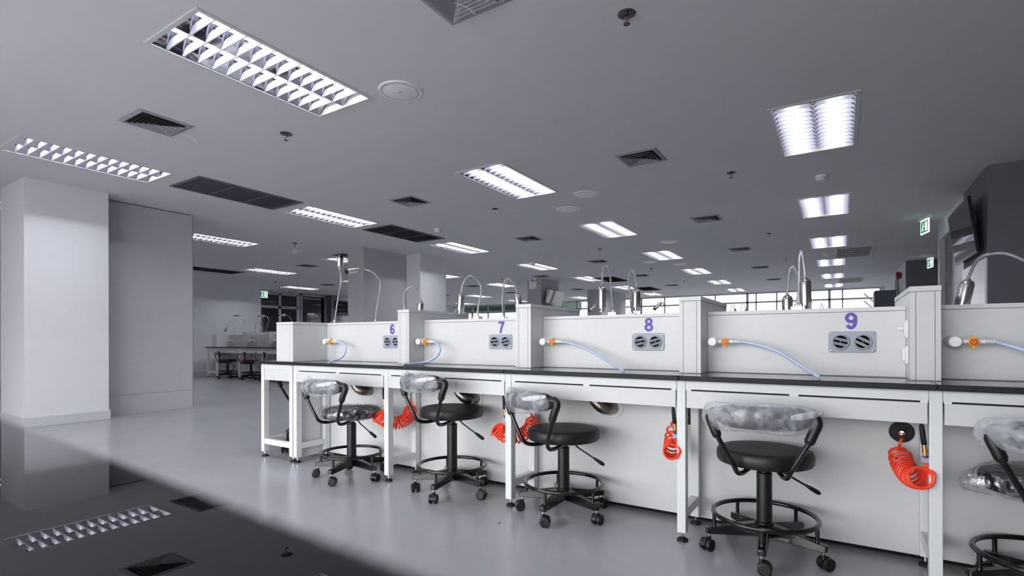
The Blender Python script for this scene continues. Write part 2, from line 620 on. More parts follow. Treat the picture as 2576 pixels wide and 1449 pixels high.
# ------------------------------------------------------------------ ceiling fittings
def make_light():
    t = thing('ceiling_light', '', 'ceiling light', (0, 0, HC))
    W, L = LW, LL
    MB().box(0, W, 0, .028, -.006, 0).box(0, W, L - .028, L, -.006, 0).box(0, .028, .028, L - .028, -.006, 0).box(W - .028, W, .028, L - .028, -.006, 0)\
        .build('frame', FRAMEW, t, smooth=0)
    h = MB()
    a, b, c, d, zt = .012, W - .012, .012, L - .012, .10
    h.add([(a, c, -.001), (b, c, -.001), (b, d, -.001), (a, d, -.001), (a, c, zt), (b, c, zt), (b, d, zt), (a, d, zt)],
          [(4, 7, 6, 5), (0, 4, 5, 1), (1, 5, 6, 2), (2, 6, 7, 3), (3, 7, 4, 0)])
    h.build('housing', FRAMEW, t, smooth=0)
    for bay in (0, 1):
        x0 = .03 + bay * (W / 2 - .03)
        x1 = x0 + W / 2 - .03
        xm = (x0 + x1) / 2
        r = MB()
        n = 10
        vs, fs = [], []
        for k in range(n + 1):
            s = -1 + 2 * k / n
            x = xm + s * (x1 - x0) / 2
            z = .004 + .085 * (1 - abs(s) ** 2.2)
            vs += [(x, .03, z), (x, L - .03, z)]
        for k in range(n):
            fs.append((2 * k, 2 * k + 1, 2 * k + 3, 2 * k + 2))
        r.add(vs, fs)
        r.build('reflector', MIRROR, t)
        lv = MB()
        nb = 12
        for k in range(1, nb + 1):
            y = .03 + (L - .06) * k / (nb + 1)
            # v-shaped blade, arched along its lower edge
            m = 8
            vs, fs = [], []
            for i in range(m + 1):
                s = -1 + 2 * i / m
                x = xm + s * ((x1 - x0) / 2 - .002)
                zt = min(.048, .004 + .085 * (1 - abs(s) ** 2.2) - .002)
                zb = .001 + .003 * (1 - s * s)
                zt = max(zt, zb + .002)
                vs += [(x, y - .011, zt), (x, y + .011, zt), (x, y + .003, zb), (x, y - .003, zb)]
            for i in range(m):
                o = 4 * i
                for q in range(4):
                    w = (q + 1) % 4
                    fs.append((o + q, o + w, o + 4 + w, o + 4 + q))
            lv.add(vs, fs)
        lv.build('louvre', LOUVRE, t)
        MB().cyl((xm, .06, .072), (xm, L - .06, .072), .012, n=10).build('tube', TUBEM, t)
    return t


lab_rows = {-1: 'row behind the camera', 0: 'nearest row'}
names_col = ['rightmost line', 'second line from the right', 'third line from the right', 'fourth line from the right', 'fifth line from the right', 'leftmost line']
special = {(1, 0): 'largest louvred fluorescent ceiling light, bright at the upper left', (2, 0): 'long louvred fluorescent ceiling light above the white pillar at left',
           (0, 1): 'wide glowing louvred ceiling light nearest the wall television', (1, 1): 'louvred ceiling light between two square diffusers in mid ceiling'}
proto_light = make_light()
area = bpy.data.lights.new('tube_light', 'AREA')
area.shape = 'RECTANGLE'
area.size = .022
area.size_y = LL - .14
area.energy = 7.6
area.color = (.92, .93, 1.0)
first = True
for (x_, y_, c_, r_) in LIGHTS:
    if r_ < 0:
        lb = 'louvred ceiling light behind the black table, ' + names_col[c_]
    else:
        lb = special.get((c_, r_), 'louvred fluorescent ceiling light, %s, %s from the camera' % (names_col[c_], ORD[r_]))
    if first:
        o = proto_light
        o.location = (x_, y_, HC)
        o['label'] = lb
        o['group'] = 'louvred ceiling lights'
        first = False
    else:
        o = dup(proto_light, (x_, y_, HC), label=lb, group='louvred ceiling lights')
    for bay in (0, 1):
        la = bpy.data.objects.new('tube_light', area)
        COL.objects.link(la)
        la.parent = o
        la.location = (.03 + (LW / 2 - .03) * (bay + .5), LL / 2, .0585)

# square four-way air diffusers
def make_diffuser(s=.43):
    t = thing('air_diffuser', '', 'air vent', (0, 0, HC))
    h = s / 2
    m = MB()
    def ring(a, b, za, zb):
        m.add([(-a, -a, za), (a, -a, za), (a, a, za), (-a, a, za), (-b, -b, zb), (b, -b, zb), (b, b, zb), (-b, b, zb)],
              [(0, 1, 5, 4), (1, 2, 6, 5), (2, 3, 7, 6), (3, 0, 4, 7)])
    ring(h, h - .03, 0, -.012)
    ring(h - .03, h - .05, -.012, -.002)
    m.build('frame', DIFF, t, smooth=0)
    MB().box(-h + .04, h - .04, -h + .04, h - .04, -.003, -.001).build('backing', DARK, t, smooth=0)
    m = MB()
    for k in range(5):
        b = .155 - .029 * k
        ring(b, b - .024, -.022, -.004)
    m.add([(-.02, -.02, -.02), (.02, -.02, -.02), (.02, .02, -.02), (-.02, .02, -.02)], [(0, 3, 2, 1)])
    m.build('vane', DIFF, t, smooth=0)
    return t


pd = make_diffuser()
dl = [(-1.74, 2.20, 'square ceiling air diffuser cut off by the top edge of the photo'),
      (-4.99, 2.12, 'square air diffuser with dark vanes at left beside the long ceiling light'),
      (-1.73, 5.22, 'square air diffuser with pale frame in upper right mid ceiling'),
      (-4.91, 5.16, 'square air diffuser at centre left between ceiling lights'),
      (-1.75, 8.40, 'square air diffuser right of the wide ceiling light pair, third from the camera'),
      (-4.88, 8.25, 'square air diffuser in mid ceiling, third of its line'),
      (-1.75, 11.6, 'small looking square air diffuser on the right line, fourth from the camera'),
      (-4.9, 11.55, 'square air diffuser on the centre line, fourth from the camera'),
      (-1.75, 14.8, 'square air diffuser on the right line, fifth from the camera'),
      (-4.9, 14.75, 'square air diffuser on the centre line, fifth from the camera'),
      (-1.75, 18.0, 'square air diffuser on the right line, sixth from the camera'),
      (-4.9, 18.0, 'square air diffuser on the centre line, sixth from the camera')]
for px, py, lb in [(775, 666, 'square air diffuser at left above the far left bench'), (825, 714, 'square air diffuser near the far left glazed door'),
                   (866, 640, 'square air diffuser beside the grey pillar, partly hidden'), (1190, 719, 'square air diffuser right of the bright pillar'),
                   (1362, 695, 'square air diffuser above the pillar with the emergency light'), (1286, 736, 'square air diffuser low in mid ceiling near the far window'),
                   (1118, 742, 'square air diffuser next to the bright pillar edge'), (1452, 728, 'square air diffuser right of the small tilted screen')]:
    q = P(px, py, z=HC)
    dl.append((q.x, q.y, lb))
for k, (x_, y_, lb) in enumerate(dl):
    if k == 0:
        pd.location = (x_, y_, HC)
        pd['label'] = lb
        pd['group'] = 'square air diffusers'
    else:
        dup(pd, (x_, y_, HC), label=lb, group='square air diffusers')
# loose ribbons hanging at the nearest diffusers
for px, py, dx, dy, lb in [(1150, 0, .12, .14, 'thin pale ribbon dangling from the diffuser at the top edge'), (468, 332, .10, .12, 'thin pale ribbon by the left diffuser corner'),
                           (1622, 418, .05, .14, 'thin ribbon hanging below the upper right diffuser')]:
    q = P(px, py, z=HC)
    tag(MB().tube(spline([q + Vector((-dx * .3, -dy * .3, .0)), q + Vector((0, 0, -.016)), q + Vector((dx * .4, dy * .3, -.035)), q + Vector((dx * .7, dy * .5, -.07))], 5), .0014, n=5)
        .build('ribbon', WPLAST), lb, 'ribbon')

# dark three-panel return grilles
def make_grille(m1, nx=3, w=.70, l=1.36):
    t = thing('return_air_grille', '', 'air vent', (0, 0, HC))
    MB().box(0, w, 0, .03, -.01, 0).box(0, w, l - .03, l, -.01, 0).box(0, .03, .03, l - .03, -.01, 0).box(w - .03, w, .03, l - .03, -.01, 0)\
        .box(.03, w - .03, l / 3 - .006, l / 3 + .006, -.008, 0).box(.03, w - .03, 2 * l / 3 - .006, 2 * l / 3 + .006, -.008, 0).build('frame', m1, t, smooth=0)
    m = MB()
    k = 0
    while .04 + k * .022 < l - .05:
        y = .04 + k * .022
        m.add([(.03, y, -.006), (w - .03, y, -.006), (w - .03, y + .014, -.001), (.03, y + .014, -.001)], [(0, 3, 2, 1)])
        k += 1
    m.build('louvre', m1, t, smooth=0)
    MB().box(.03, w - .03, .03, l - .03, -.0006, 0).build('backing', m1, t, smooth=0)
    return t


pg = make_grille(GRILLE)
gl = [(-6.86, 3.05, 'dark three-panel return air grille nearest the white pillar'), (-6.84, 6.02, 'dark three-panel return air grille left of mid ceiling'),
      (-14.5, 6.7, 'dark return air grille above the far left bench wall')]
for px, py, lb in [(1490, 700, 'dull return air grille behind the tall bench lamp'), (1590, 725, 'pale three-panel return air grille nearest the far window')]:
    q = P(px, py, z=HC)
    gl.append((q.x, q.y, lb))
for k, (x_, y_, lb) in enumerate(gl):
    if k == 0:
        pg.location = (x_, y_, HC)
        pg['label'] = lb
        pg['group'] = 'return air grilles'
    else:
        dup(pg, (x_, y_, HC), label=lb, group='return air grilles')

# pale bar grilles near the right wall
def make_bar_grille(w=.70, l=1.50):
    t = thing('bar_grille', '', 'air vent', (0, 0, HC))
    MB().box(0, w, 0, .05, -.012, 0).box(0, w, l - .05, l, -.012, 0).box(0, .05, .05, l - .05, -.012, 0).box(w - .05, w, .05, l - .05, -.012, 0).build('frame', LGRILLE, t, smooth=0)
    m = MB()
    k = 0
    while .06 + k * .023 < w - .06:
        x = .06 + k * .023
        m.box(x, x + .009, .05, l - .05, -.012, -.002)
        k += 1
    for q in range(1, 5):
        m.box(.05, w - .05, q * l / 5 - .004, q * l / 5 + .004, -.013, -.003)
    m.build('bar', LGRILLE, t, smooth=0)
    MB().box(.05, w - .05, .05, l - .05, -.0015, -.0005).build('backing', DARK, t, smooth=0)
    return t


pb = make_bar_grille()
pb.location = (-.10, 12.6, HC)
tag(pb, 'pale bar grille in the ceiling right of the light line, nearer one', 'air vent', 'pale bar grilles')
dup(pb, (-.06, 18.9, HC), label='pale bar grille in the ceiling right of the light line, farther one', group='pale bar grilles')

# sprinklers
def make_sprinkler():
    t = thing('sprinkler', '', 'sprinkler', (0, 0, HC))
    MB().lathe([(.0, 0), (.052, 0), (.052, -.004), (.040, -.010), (.034, -.010), (.026, -.003), (.0, -.003)], 20).build('rosette', DKCHROME, t)
    b = MB().cyl((0, 0, -.003), (0, 0, -.022), .011, n=10)
    for s in (-1, 1):
        b.tube([(.009 * s, 0, -.02), (.015 * s, 0, -.032), (.012 * s, 0, -.05), (.003 * s, 0, -.058)], .003, n=6)
    b.build('body', STEEL, t)
    MB().cyl((0, 0, -.022), (0, 0, -.055), .0035, n=8).build('glass_bulb', DKRED, t)
    MB().lathe([(0, -.057), (.019, -.058), (.019, -.061), (0, -.062)], 14).build('deflector', DKCHROME, t)
    return t


ps = make_sprinkler()
spl = [(1580, 36, 'chrome fire sprinkler near the top edge, right of centre'), (722, 334, 'chrome fire sprinkler below the largest ceiling light'),
       (1247, 525, 'fire sprinkler below the mid ceiling light'), (1841, 437, 'fire sprinkler left of the round smoke detector'),
       (743, 609, 'fire sprinkler above the left smoke detector'), (1936, 590, 'fire sprinkler left of the third light in the right line'),
       (1510, 627, 'fire sprinkler in mid ceiling behind two lights'), (1263, 702, 'fire sprinkler above the lamp pair at number seven'),
       (693, 707, 'fire sprinkler near the far left wall end'), (1639, 677, 'fire sprinkler right of the tall lamp at number eight'),
       (1978, 654, 'tiny far fire sprinkler above the number nine lamps'), (1723, 709, 'tiny far fire sprinkler near the far window')]
for k, (px, py, lb) in enumerate(spl):
    q = P(px, py, z=HC)
    if k == 0:
        ps.location = q
        ps['label'] = lb
        ps['group'] = 'fire sprinklers'
    else:
        dup(ps, q, label=lb, group='fire sprinklers')

# smoke detectors
def make_smoke():
    t = thing('smoke_detector', '', 'smoke detector', (0, 0, HC))
    MB().lathe([(0, 0), (.058, 0), (.058, -.020), (.054, -.024), (0, -.024)], 24).build('base', WPLAST, t)
    m = MB()
    for k in range(20):
        a = 2 * PI * k / 20
        m.T = Matrix.Rotation(a, 4, 'Z')
        m.box(.040, .048, -.004, .004, -.044, -.024)
    m.T = None
    m.build('vent_ring', WPLAST, t)
    MB().lathe([(0, -.028), (.039, -.028), (.039, -.044), (.049, -.044), (.044, -.054), (0, -.058)], 24).build('cap', WPLAST, t)
    return t


pk = make_smoke()
for k, (px, py, lb) in enumerate([(2067, 445, 'white smoke detector between the two nearest lights of the right line'), (1101, 575, 'white smoke detector beside the dark grille in mid ceiling'),
                                  (742, 628, 'white smoke detector above the far left bench'), (2078, 641, 'small white smoke detector left of the pale bar grille'),
                                  (1342, 661, 'white smoke detector under a mid ceiling light row'), (2085, 707, 'far white smoke detector left of the farther bar grille')]):
    q = P(px, py, z=HC)
    if k == 0:
        pk.location = q
        pk['label'] = lb
        pk['group'] = 'smoke detectors'
    else:
        dup(pk, q, label=lb, group='smoke detectors')

# round ceiling speakers
def make_speaker():
    t = thing('ceiling_speaker', '', 'speaker', (0, 0, HC))
    MB().lathe([(.135, -.004), (.165, 0), (.160, -.008), (.135, -.008)], 40).build('rim', WPLAST, t)
    MB().lathe([(.1335, -.0082), (.1375, -.0082)], 40).build('groove', DIFF, t)
    MB().lathe([(0, -.010), (.128, -.010), (.133, -.008)], 40).build('grille_disc', WPLAST, t)
    MB().box(-.018, .018, -.005, .005, -.0108, -.0099).build('badge', DIFF, t, smooth=0)
    return t


pk = make_speaker()
for k, (px, py, lb) in enumerate([(1010, 228, 'large round white ceiling speaker beside the largest light'), (1475, 489, 'round ceiling speaker right of the mid ceiling light'),
                                  (1430, 527, 'round ceiling speaker below the speaker right of centre'), (1683, 610, 'faint round ceiling speaker above the fourth light row'),
                                  (1635, 660, 'faint round ceiling speaker behind the tall lamp'), (1712, 666, 'small dull round ceiling speaker left of a light')]):
    q = P(px, py, z=HC)
    if k == 0:
        pk.location = q
        pk['label'] = lb
        pk['group'] = 'round ceiling speakers'
    else:
        dup(pk, q, label=lb, group='round ceiling speakers')

# ------------------------------------------------------------------ laboratory benches
RX = Matrix.Rotation(PI / 2, 4, 'X')          # (a, b, h) -> (a, -h, b): faces the seats
def foot(parent, x, y):
    MB().cyl((x, y, .012), (x, y, .05), .006, n=8).build('stud', CHROME, parent)
    MB().lathe([(0, 0), (.028, 0), (.026, .010), (.012, .019), (0, .019)], 8, Matrix.Translation((x, y, 0)) @ Matrix.Rotation(.3, 4, 'Z')).build('foot', RUBBER, parent, smooth=20)


def leg(t, x, y, w=.042, d=.05):
    l = MB().box(x - w / 2, x + w / 2, y - d / 2, y + d / 2, .045, .80).build('leg', POWDER, t, smooth=0, bevel=.003)
    foot(l, x, y)
    return l


def worktop(x0, x1, y0, y1, label, group):
    m = MB()
    m.box(x0 + .0012, x1 - .0012, y0, y1, .8005, .825)
    m.m = [1, 0, 1, 1, 1, 1]
    o = m.build('worktop', [BLACKTOP, EDGE], bevel=.0025, smooth=0)
    return tag(o, label, 'worktop', group)


def ribbon_solid(mb, pts, w, h, closed=False):
    """flat stroke of width w along pts, raised by h"""
    n = len(pts)
    L_, R_ = [], []
    for i in range(n):
        a = pts[i - 1] if (i or closed) else pts[0]
        b = pts[(i + 1) % n] if (i < n - 1 or closed) else pts[-1]
        t = Vector((b[0] - a[0], b[1] - a[1])).normalized()
        ww = w[i] if isinstance(w, list) else w
        L_.append((pts[i][0] - t.y * ww / 2, pts[i][1] + t.x * ww / 2))
        R_.append((pts[i][0] + t.y * ww / 2, pts[i][1] - t.x * ww / 2))
    for i in range(n if closed else n - 1):
        k = (i + 1) % n
        mb.prism([L_[i], R_[i], R_[k], L_[k]], 0, h, mb.M)


def numeral(txt, x, y, parent, h=.079, z=1.046):
    mb = MB()
    mb.M = Matrix.Translation((x, y, z)) @ RX
    w = .0148
    el = lambda cx, cy, rx, ry, a0, a1, n: [(cx + rx * math.cos(math.radians(a0 + (a1 - a0) * k / n)), cy + ry * math.sin(math.radians(a0 + (a1 - a0) * k / n))) for k in range(n + 1)]
    if txt == '8':
        ribbon_solid(mb, el(0, .0575, .0150, .0142, 0, 360, 28)[:-1], .0140, .0008, True)
        ribbon_solid(mb, el(0, .0232, .0178, .0160, 0, 360, 28)[:-1], w, .0009, True)
    elif txt == '7':
        ribbon_solid(mb, [(-.0235, .0715), (.0245, .0715)], .015, .0008)
        ribbon_solid(mb, [(.0165, .066), (.008, .052), (.001, .036), (-.004, .018), (-.0062, .0)], [.016, .0165, .016, .0155, .0155], .0009)
    else:
        if txt == '9':
            mb.M = mb.M @ Matrix.Translation((0, h, 0)) @ Matrix.Rotation(PI, 4, 'Z')
        ribbon_solid(mb, el(0, .0250, .0168, .0176, 0, 360, 30)[:-1], w, .0008, True)
        ribbon_solid(mb, el(0, .0395, .0170, .0320, 200, 62, 22) + [(.0158, .0590)], w, .0009)
    o = mb.build('numeral', PURPLE, parent, smooth=0)
    o['label'] = 'purple numeral ' + txt
    return o


def divider(x0, x1, yf, label, group, ztop=1.222):
    t = thing('bench_divider', label, 'divider', ((x0 + x1) / 2, yf + .555, .825), group=group)
    w, d = (x1 - x0) / 2, .355
    b = MB().box(-w, w, -d, d, .003, ztop - .825 - .024)
    b.mi = 1
    for s in (-w * .62, w * .62):
        b.box(s - .0012, s + .0012, -d - .0004, -d + .002, .003, ztop - .825 - .024)
        b.box(s - .0012, s + .0012, d - .002, d + .0004, .003, ztop - .825 - .024)
    b.box(-w + .001, w - .001, -d + .001, d - .001, ztop - .825 - .0245, ztop - .825 - .0215)
    b.box(-w - .001, w + .001, -d - .001, d + .001, -.0002, .003)
    b.build('body', [WHITE, SEAM], t, smooth=0)
    MB().box(-w - .002, w + .002, -d - .002, d + .002, ztop - .825 - .022, ztop - .825).build('cap', WHITE, t, smooth=0, bevel=.0015)
    return t


def partition(x0, x1, yf, label, group, num=None, numx=None):
    t = thing('bench_partition', label, 'partition', ((x0 + x1) / 2, yf + .555, .825), group=group)
    w, d = (x1 - x0) / 2, .195
    b = MB().box(-w + .0008, w - .0008, -d, d, .003, .302)
    b.mi = 1
    b.box(-w, w, -d + .0015, d - .0015, .300, .306)
    b.box(-w, w, -d - .003, d + .003, -.0002, .004)
    b.build('body', [WHITE, SEAM], t, smooth=0)
    MB().box(-w + .0005, w - .0005, -d - .001, d + .001, .3045, .323).build('cap', WHITE, t, smooth=0, bevel=.001)
    if num:
        numeral(num, numx - (x0 + x1) / 2, -d - .0007, t, z=1.046 - .825)
    return t


def station(x0, x1, yf, label, group, first=False, back=True):
    """one bench frame between the posts at x0 and x1, seats on its near side"""
    t = thing('lab_bench', label, 'lab bench', (0, 0, 0), group=group)
    yl, yr = yf + .075, yf + .352
    yc = yf + .555
    for x in ([x0] if first else []) + [x1]:
        leg(t, x, yl)
        leg(t, x, yr)
        for za, zb in ((.112, .158), (.745, .79)):
            MB().box(x - .02, x + .02, yl + .025, yr - .025, za, zb).build('side_rail', POWDER, t, smooth=0, bevel=.002)
        if back:
            leg(t, x, 2 * yc - yl)
            leg(t, x, 2 * yc - yr)
    a, b = x0 + .022, x1 - .022
    MB().box(a, b, yl - .025, yl + .02, .7555, .80).build('apron', POWDER, t, smooth=0, bevel=.002)
    if back:
        MB().box(a, b, 2 * yc - yl - .02, 2 * yc - yl + .025, .70, .80).build('apron', POWDER, t, smooth=0)
    dr = MB().box(a + .004, b - .004, yl - .027, yl - .009, .665, .7485).box(a + .03, b - .03, yl - .009, yr - .05, .675, .735)
    dr.mi = 1
    dr.box(a + .002, b - .002, yl - .006, yl + .02, .735, .7575)
    d = dr.build('drawer', [DRAWERW, SLOT], t, smooth=0, bevel=.0015)
    xm = (a + b) / 2
    for xa, xb in ((a + .002, a + .026), (xm - .018, xm + .018), (b - .026, b - .002)):
        MB().box(xa, xb, yl - .024, yl - .004, .7485, .7555).build('drawer_stop', WPLAST, d, smooth=0)
    p = MB().box(x0 + .001, x1 - .003, yf + .385, yf + .397, .030, .80)
    p.mi = 1
    p.box(x1 - .003, x1 + .001, yf + .387, yf + .397, .030, .80)
    p.build('back_panel', [WHITE, DARK], t, smooth=0)
    m = MB()
    for sx, sz in ((x0 + .1, .23), (x1 - .06, .23), (x0 + .1, .70)):
        m.cyl((sx, yf + .385, sz), (sx, yf + .3835, sz), .008, n=14)
    m.build('screw_cap', WHITE, t)
    MB().box(x0, x1, yf + .43, 2 * yc - yf - .43, 0, .06).build('plinth', DARK, t, smooth=0)
    if back:
        MB().box(x0 + .001, x1 - .001, 2 * yc - yf - .397, 2 * yc - yf - .385, .030, .80).build('back_panel', WHITE, t, smooth=0)
    return t


YF = 2.545
BND = [-3.745, -2.703, -1.678, -0.662, 0.317, 1.31]
NUMX = [-2.955, -1.931, -0.921, 0.044, None]
DV = [(-2.736, -2.626), (-1.715, -1.608), (-.709, -.601), (.250, .352)]
PB = [(-3.738, -2.7365), (-2.6255, -1.7155), (-1.6075, -.7095), (-.6005, .2495), (.3525, 1.31)]
who = ['six', 'seven', 'eight', 'nine', None]
for k in range(5):
    nm = 'station number ' + who[k] if who[k] else 'the unnumbered station at the right edge'
    station(BND[k], BND[k + 1], YF, 'white steel bench frame with drawer under ' + nm, 'bench frames', first=(k == 0))
    worktop(BND[k], BND[k + 1], YF, YF + 1.11, 'black worktop slab at ' + nm, 'black worktop slabs')
    partition(PB[k][0], PB[k][1], YF, 'white low partition carrying the purple number ' + who[k] if who[k] else
              'white low partition without visible number at the right edge', 'bench partitions', num=str(6 + k) if who[k] else None, numx=NUMX[k])
for (a, b), lb in zip(DV,
                      ['tall white divider between numbers six and seven', 'tall white divider between numbers seven and eight',
                       'tall white divider between numbers eight and nine', 'tall white divider with two outlets right of number nine']):
    divider(a, b, YF, lb, 'tall bench dividers')
# short open unit that closes the left end of a bench
def end_unit(x0, yf, lab_frame, lab_top, lab_block, gf, gt, gb, ext=.45):
    t = thing('lab_bench', lab_frame, 'lab bench', (0, 0, 0), group=gf)
    yl, yr, yc = yf + .075, yf + .352, yf + .555
    xa, xb = x0 - ext, x0 - .055
    for x in (xa, xb):
        leg(t, x, yl)
        leg(t, x, 2 * yc - yl)
    MB().box(xa + .021, xb - .021, yl - .02, yl + .02, .112, .158).build('rail', POWDER, t, smooth=0, bevel=.002)
    MB().box(xa + .021, xb - .021, yl - .022, yl + .02, .757, .80).build('apron', POWDER, t, smooth=0, bevel=.002)
    MB().box(xa + .021, xb - .021, yl - .015, yl + .005, .662, .757).build('filler_panel', DRAWERW, t, smooth=0)
    for za, zb in ((.112, .158), (.745, .79)):
        MB().box(xa - .02, xa + .02, yl + .025, 2 * yc - yl - .025, za, zb).build('side_rail', POWDER, t, smooth=0)
    MB().box(x0 - .04, x0 - .028, yl + .03, yr + .03, .030, .80).build('side_panel', DRAWERW, t, smooth=0)
    worktop(xa - .04, x0, yf, yf + 1.11, lab_top, gt)
    t = thing('bench_divider', lab_block, 'divider', (x0 - .105, yf + .555, .825), group=gb)
    b = MB().box(-.11, .11, -.525, .525, .003, .302)
    b.mi = 1
    b.box(-.1095, .1095, -.5245, .5245, .300, .306).box(-.1105, .1105, -.526, .526, -.0002, .003).box(.07, .072, -.5254, -.52, .003, .302)
    b.build('body', [WHITE, SEAM], t, smooth=0)
    MB().box(-.111, .111, -.527, .527, .3045, .325).build('cap', WHITE, t, smooth=0, bevel=.0015)


end_unit(BND[0], YF, 'short open end frame at the left end of the white bench', 'black worktop slab over the open left end of the bench',
         'wide low white end block closing the left end of the bench', 'bench frames', 'black worktop slabs', 'bench end blocks')

# the black polished table the camera rests on
ea, eb = P(276, 1139, z=.9635), P(1130, 1452, z=.9635)
tr = math.atan2(eb.y - ea.y, eb.x - ea.x)
t = thing('table', 'black polished tabletop in the foreground reflecting the ceiling', 'table', (0, 0, 0), tr)
tl_ = (ea + eb) / 2 - Matrix.Rotation(tr, 3, 'Z') @ Vector((.35, .374, 0))
t.location = (tl_.x, tl_.y, 0)
MB().box(-.95, .95, -.42, .374, .93, .9635).build('tabletop', TABLETOP, t, bevel=.003)
for sx in (-.88, .88):
    for sy in (-.35, .30):
        MB().box(sx - .025, sx + .025, sy - .025, sy + .025, 0, .93).build('leg', POWDER, t, smooth=0)
MB().box(-.85, .85, .29, .31, .86, .93).build('apron', POWDER, t, smooth=0)
MB().box(-.85, .85, -.36, -.34, .86, .93).build('apron', POWDER, t, smooth=0)

# ------------------------------------------------------------------ fittings on the white bench
YP = YF + .36


def vent(x, label, angs, loc=None):
    t = thing('vent_unit', label, 'air vent', loc or (x, YP, .9875), group='twin round bench vents')
    MB().prism(rrect(.187, .100, .012), 0, .006, RX).build('plate', GREYP, t, bevel=.002)
    for i, s in enumerate((-.0435, .0435)):
        T = Matrix.Translation((s, 0, 0))
        MB().lathe([(.029, .003), (.029, .013), (.033, .015), (.0365, .012), (.0385, .005)], 32, T @ RX).build('ring', GREYP, t)
        MB().lathe([(0, .0075), (.0295, .0075)], 28, T @ RX).build('outlet_hole', DARK, t)
        m = MB()
        for (lo, hi) in ((.003, .0175), (-.019, -.0045)):
            poly = []
            for k in range(9):
                u = -1 + 2 * k / 8
                poly.append((u * .0285 * math.sqrt(max(.05, 1 - (lo / .029) ** 2)), lo - .0055 * (1 - u * u)))
            for k in range(9):
                u = 1 - 2 * k / 8
                poly.append((u * .0285 * math.sqrt(max(.05, 1 - (hi / .029) ** 2)), hi + .001 * (1 - u * u)))
            M = T @ RX @ Matrix.Rotation(angs[i], 4, 'Z') @ Matrix.Translation((0, 0, .011)) @ Matrix.Translation((0, (lo + hi) / 2, 0)) @ Matrix.Rotation(math.radians(38), 4, 'X') @ Matrix.Translation((0, -(lo + hi) / 2, 0))
            m.prism(poly, -.0012, .0012, M)
        m.T = T @ RX @ Matrix.Rotation(angs[i], 4, 'Z')
        m.box(-.001, .001, -.006, .005, .008, .011)
        m.T = None
        m.build('vane', GREYP, t)
    for sx in (-.082, .082):
        for sz in (-.041, .041):
            MB().lathe([(.0045, .006), (.004, .008), (0, .0085)], 12, Matrix.Translation((sx, 0, sz)) @ RX).build('screw', DUCT, t)
    return t


vent(-2.958, 'grey twin round vent under number six, half hidden by a divider', (0, .1))
vent(-1.938, 'grey twin round vent under number seven', (.12, .25))
vent(-.925, 'grey twin round vent under number eight', (.2, .3))
vent(.046, 'grey twin round vent under number nine', (-.25, -.5))


def valve(x, label, z=.988):
    t = thing('gas_tap', label, 'gas tap', (x, YP, z), group='gas taps')
    MB().lathe([(0, 0), (.027, 0), (.0265, .02), (.0235, .105), (.0225, .112), (.019, .116), (0, .1165)], 28, RX).build('knob_stem', WPLAST, t)
    # side branch with yellow tap
    y = -.088
    m = MB().cyl((.02, y, 0), (.050, y, 0), .008, n=12).cyl((.030, y, 0), (.036, y, 0), .0105, n=12)
    m.cyl((.070, y, 0), (.098, y, 0), .0085, n=12)
    for k in range(3):
        m.cyl((.100 + .010 * k, y, 0), (.109 + .010 * k, y, 0), .0095, .007, n=12)
    m.build('fitting', WPLAST, t)
    T = Matrix.Translation((.058, y, 0))
    yl_ = MB().lathe([(0, -.012), (.017, -.012), (.0185, .010), (.0175, .015), (.0135, .017), (.0135, .0155)], 24, T @ RX)
    yl_.box(.053, .063, y - .010, y + .006, -.026, -.014).box(.053, .063, y - .010, y + .006, .014, .026)
    yl_.build('tap_handle', YELLOW, t)
    r = MB().lathe([(0, .0165), (.0135, .016)], 20, T @ RX)
    r.build('emblem_disc', RED, t)
    m = MB()
    for k in range(4):
        a = k * PI / 2
        m.prism([(-.004, .004), (.004, .004), (0, .0115)], .0166, .0174, T @ RX @ Matrix.Rotation(a, 4, 'Z'))
    m.build('emblem', YELLOW, t)
    return t


def tubing(pts, label):
    o = MB().tube(spline(pts, 8), .0080, n=12).build('flexible_tube', BLUETUBE)
    return tag(o, label, 'tube', 'pale blue flexible tubes')


taps = [(-3.63, 'white and yellow gas tap left of number six', [(866, 866), (869, 882), (858, 898), (829, 907)], 'short pale blue tube curling down left of number six'),
        (-2.585, 'white and yellow gas tap beside the divider left of number seven', [(1098, 863), (1107, 878), (1097, 897), (1065, 911), (1014, 916)], 'pale blue tube looping back under number seven tap'),
        (-1.552, 'white and yellow gas tap left of number eight', [(1440, 866), (1490, 886), (1540, 916), (1570, 937)], 'pale blue tube sloping down to the worktop at number eight'),
        (-.555, 'white and yellow gas tap left of number nine', [(1900, 869), (1960, 889), (2020, 927), (2062, 957)], 'pale blue tube sloping down to the worktop at number nine'),
        (.405, 'white and yellow gas tap at the right edge of the photo', [(2535, 874), (2576, 887), (2620, 912), (2690, 965)], 'pale blue tube running out of the right edge')]
for x, lb, px, tl in taps:
    valve(x, lb)
    pts = [Vector((x + .110, YP - .088, .988)), Vector((x + .125, YP - .088, .9883))]
    for k, (a, b) in enumerate(px):
        f = (k + 1) / len(px)
        yy = YP - .088 - .095 * f * f
        if k == len(px) - 1:
            q = P(a, b, z=.8325)
            q.y = min(max(q.y, YF + .06), YP - .06)
            if abs(q.y - P(a, b, z=.8325).y) > 1e-4:
                q.x = P(a, b, y=q.y).x
        else:
            q = P(a, b, y=yy)
            q.z = max(q.z, .834)
        pts.append(q)
    tubing(pts, tl)


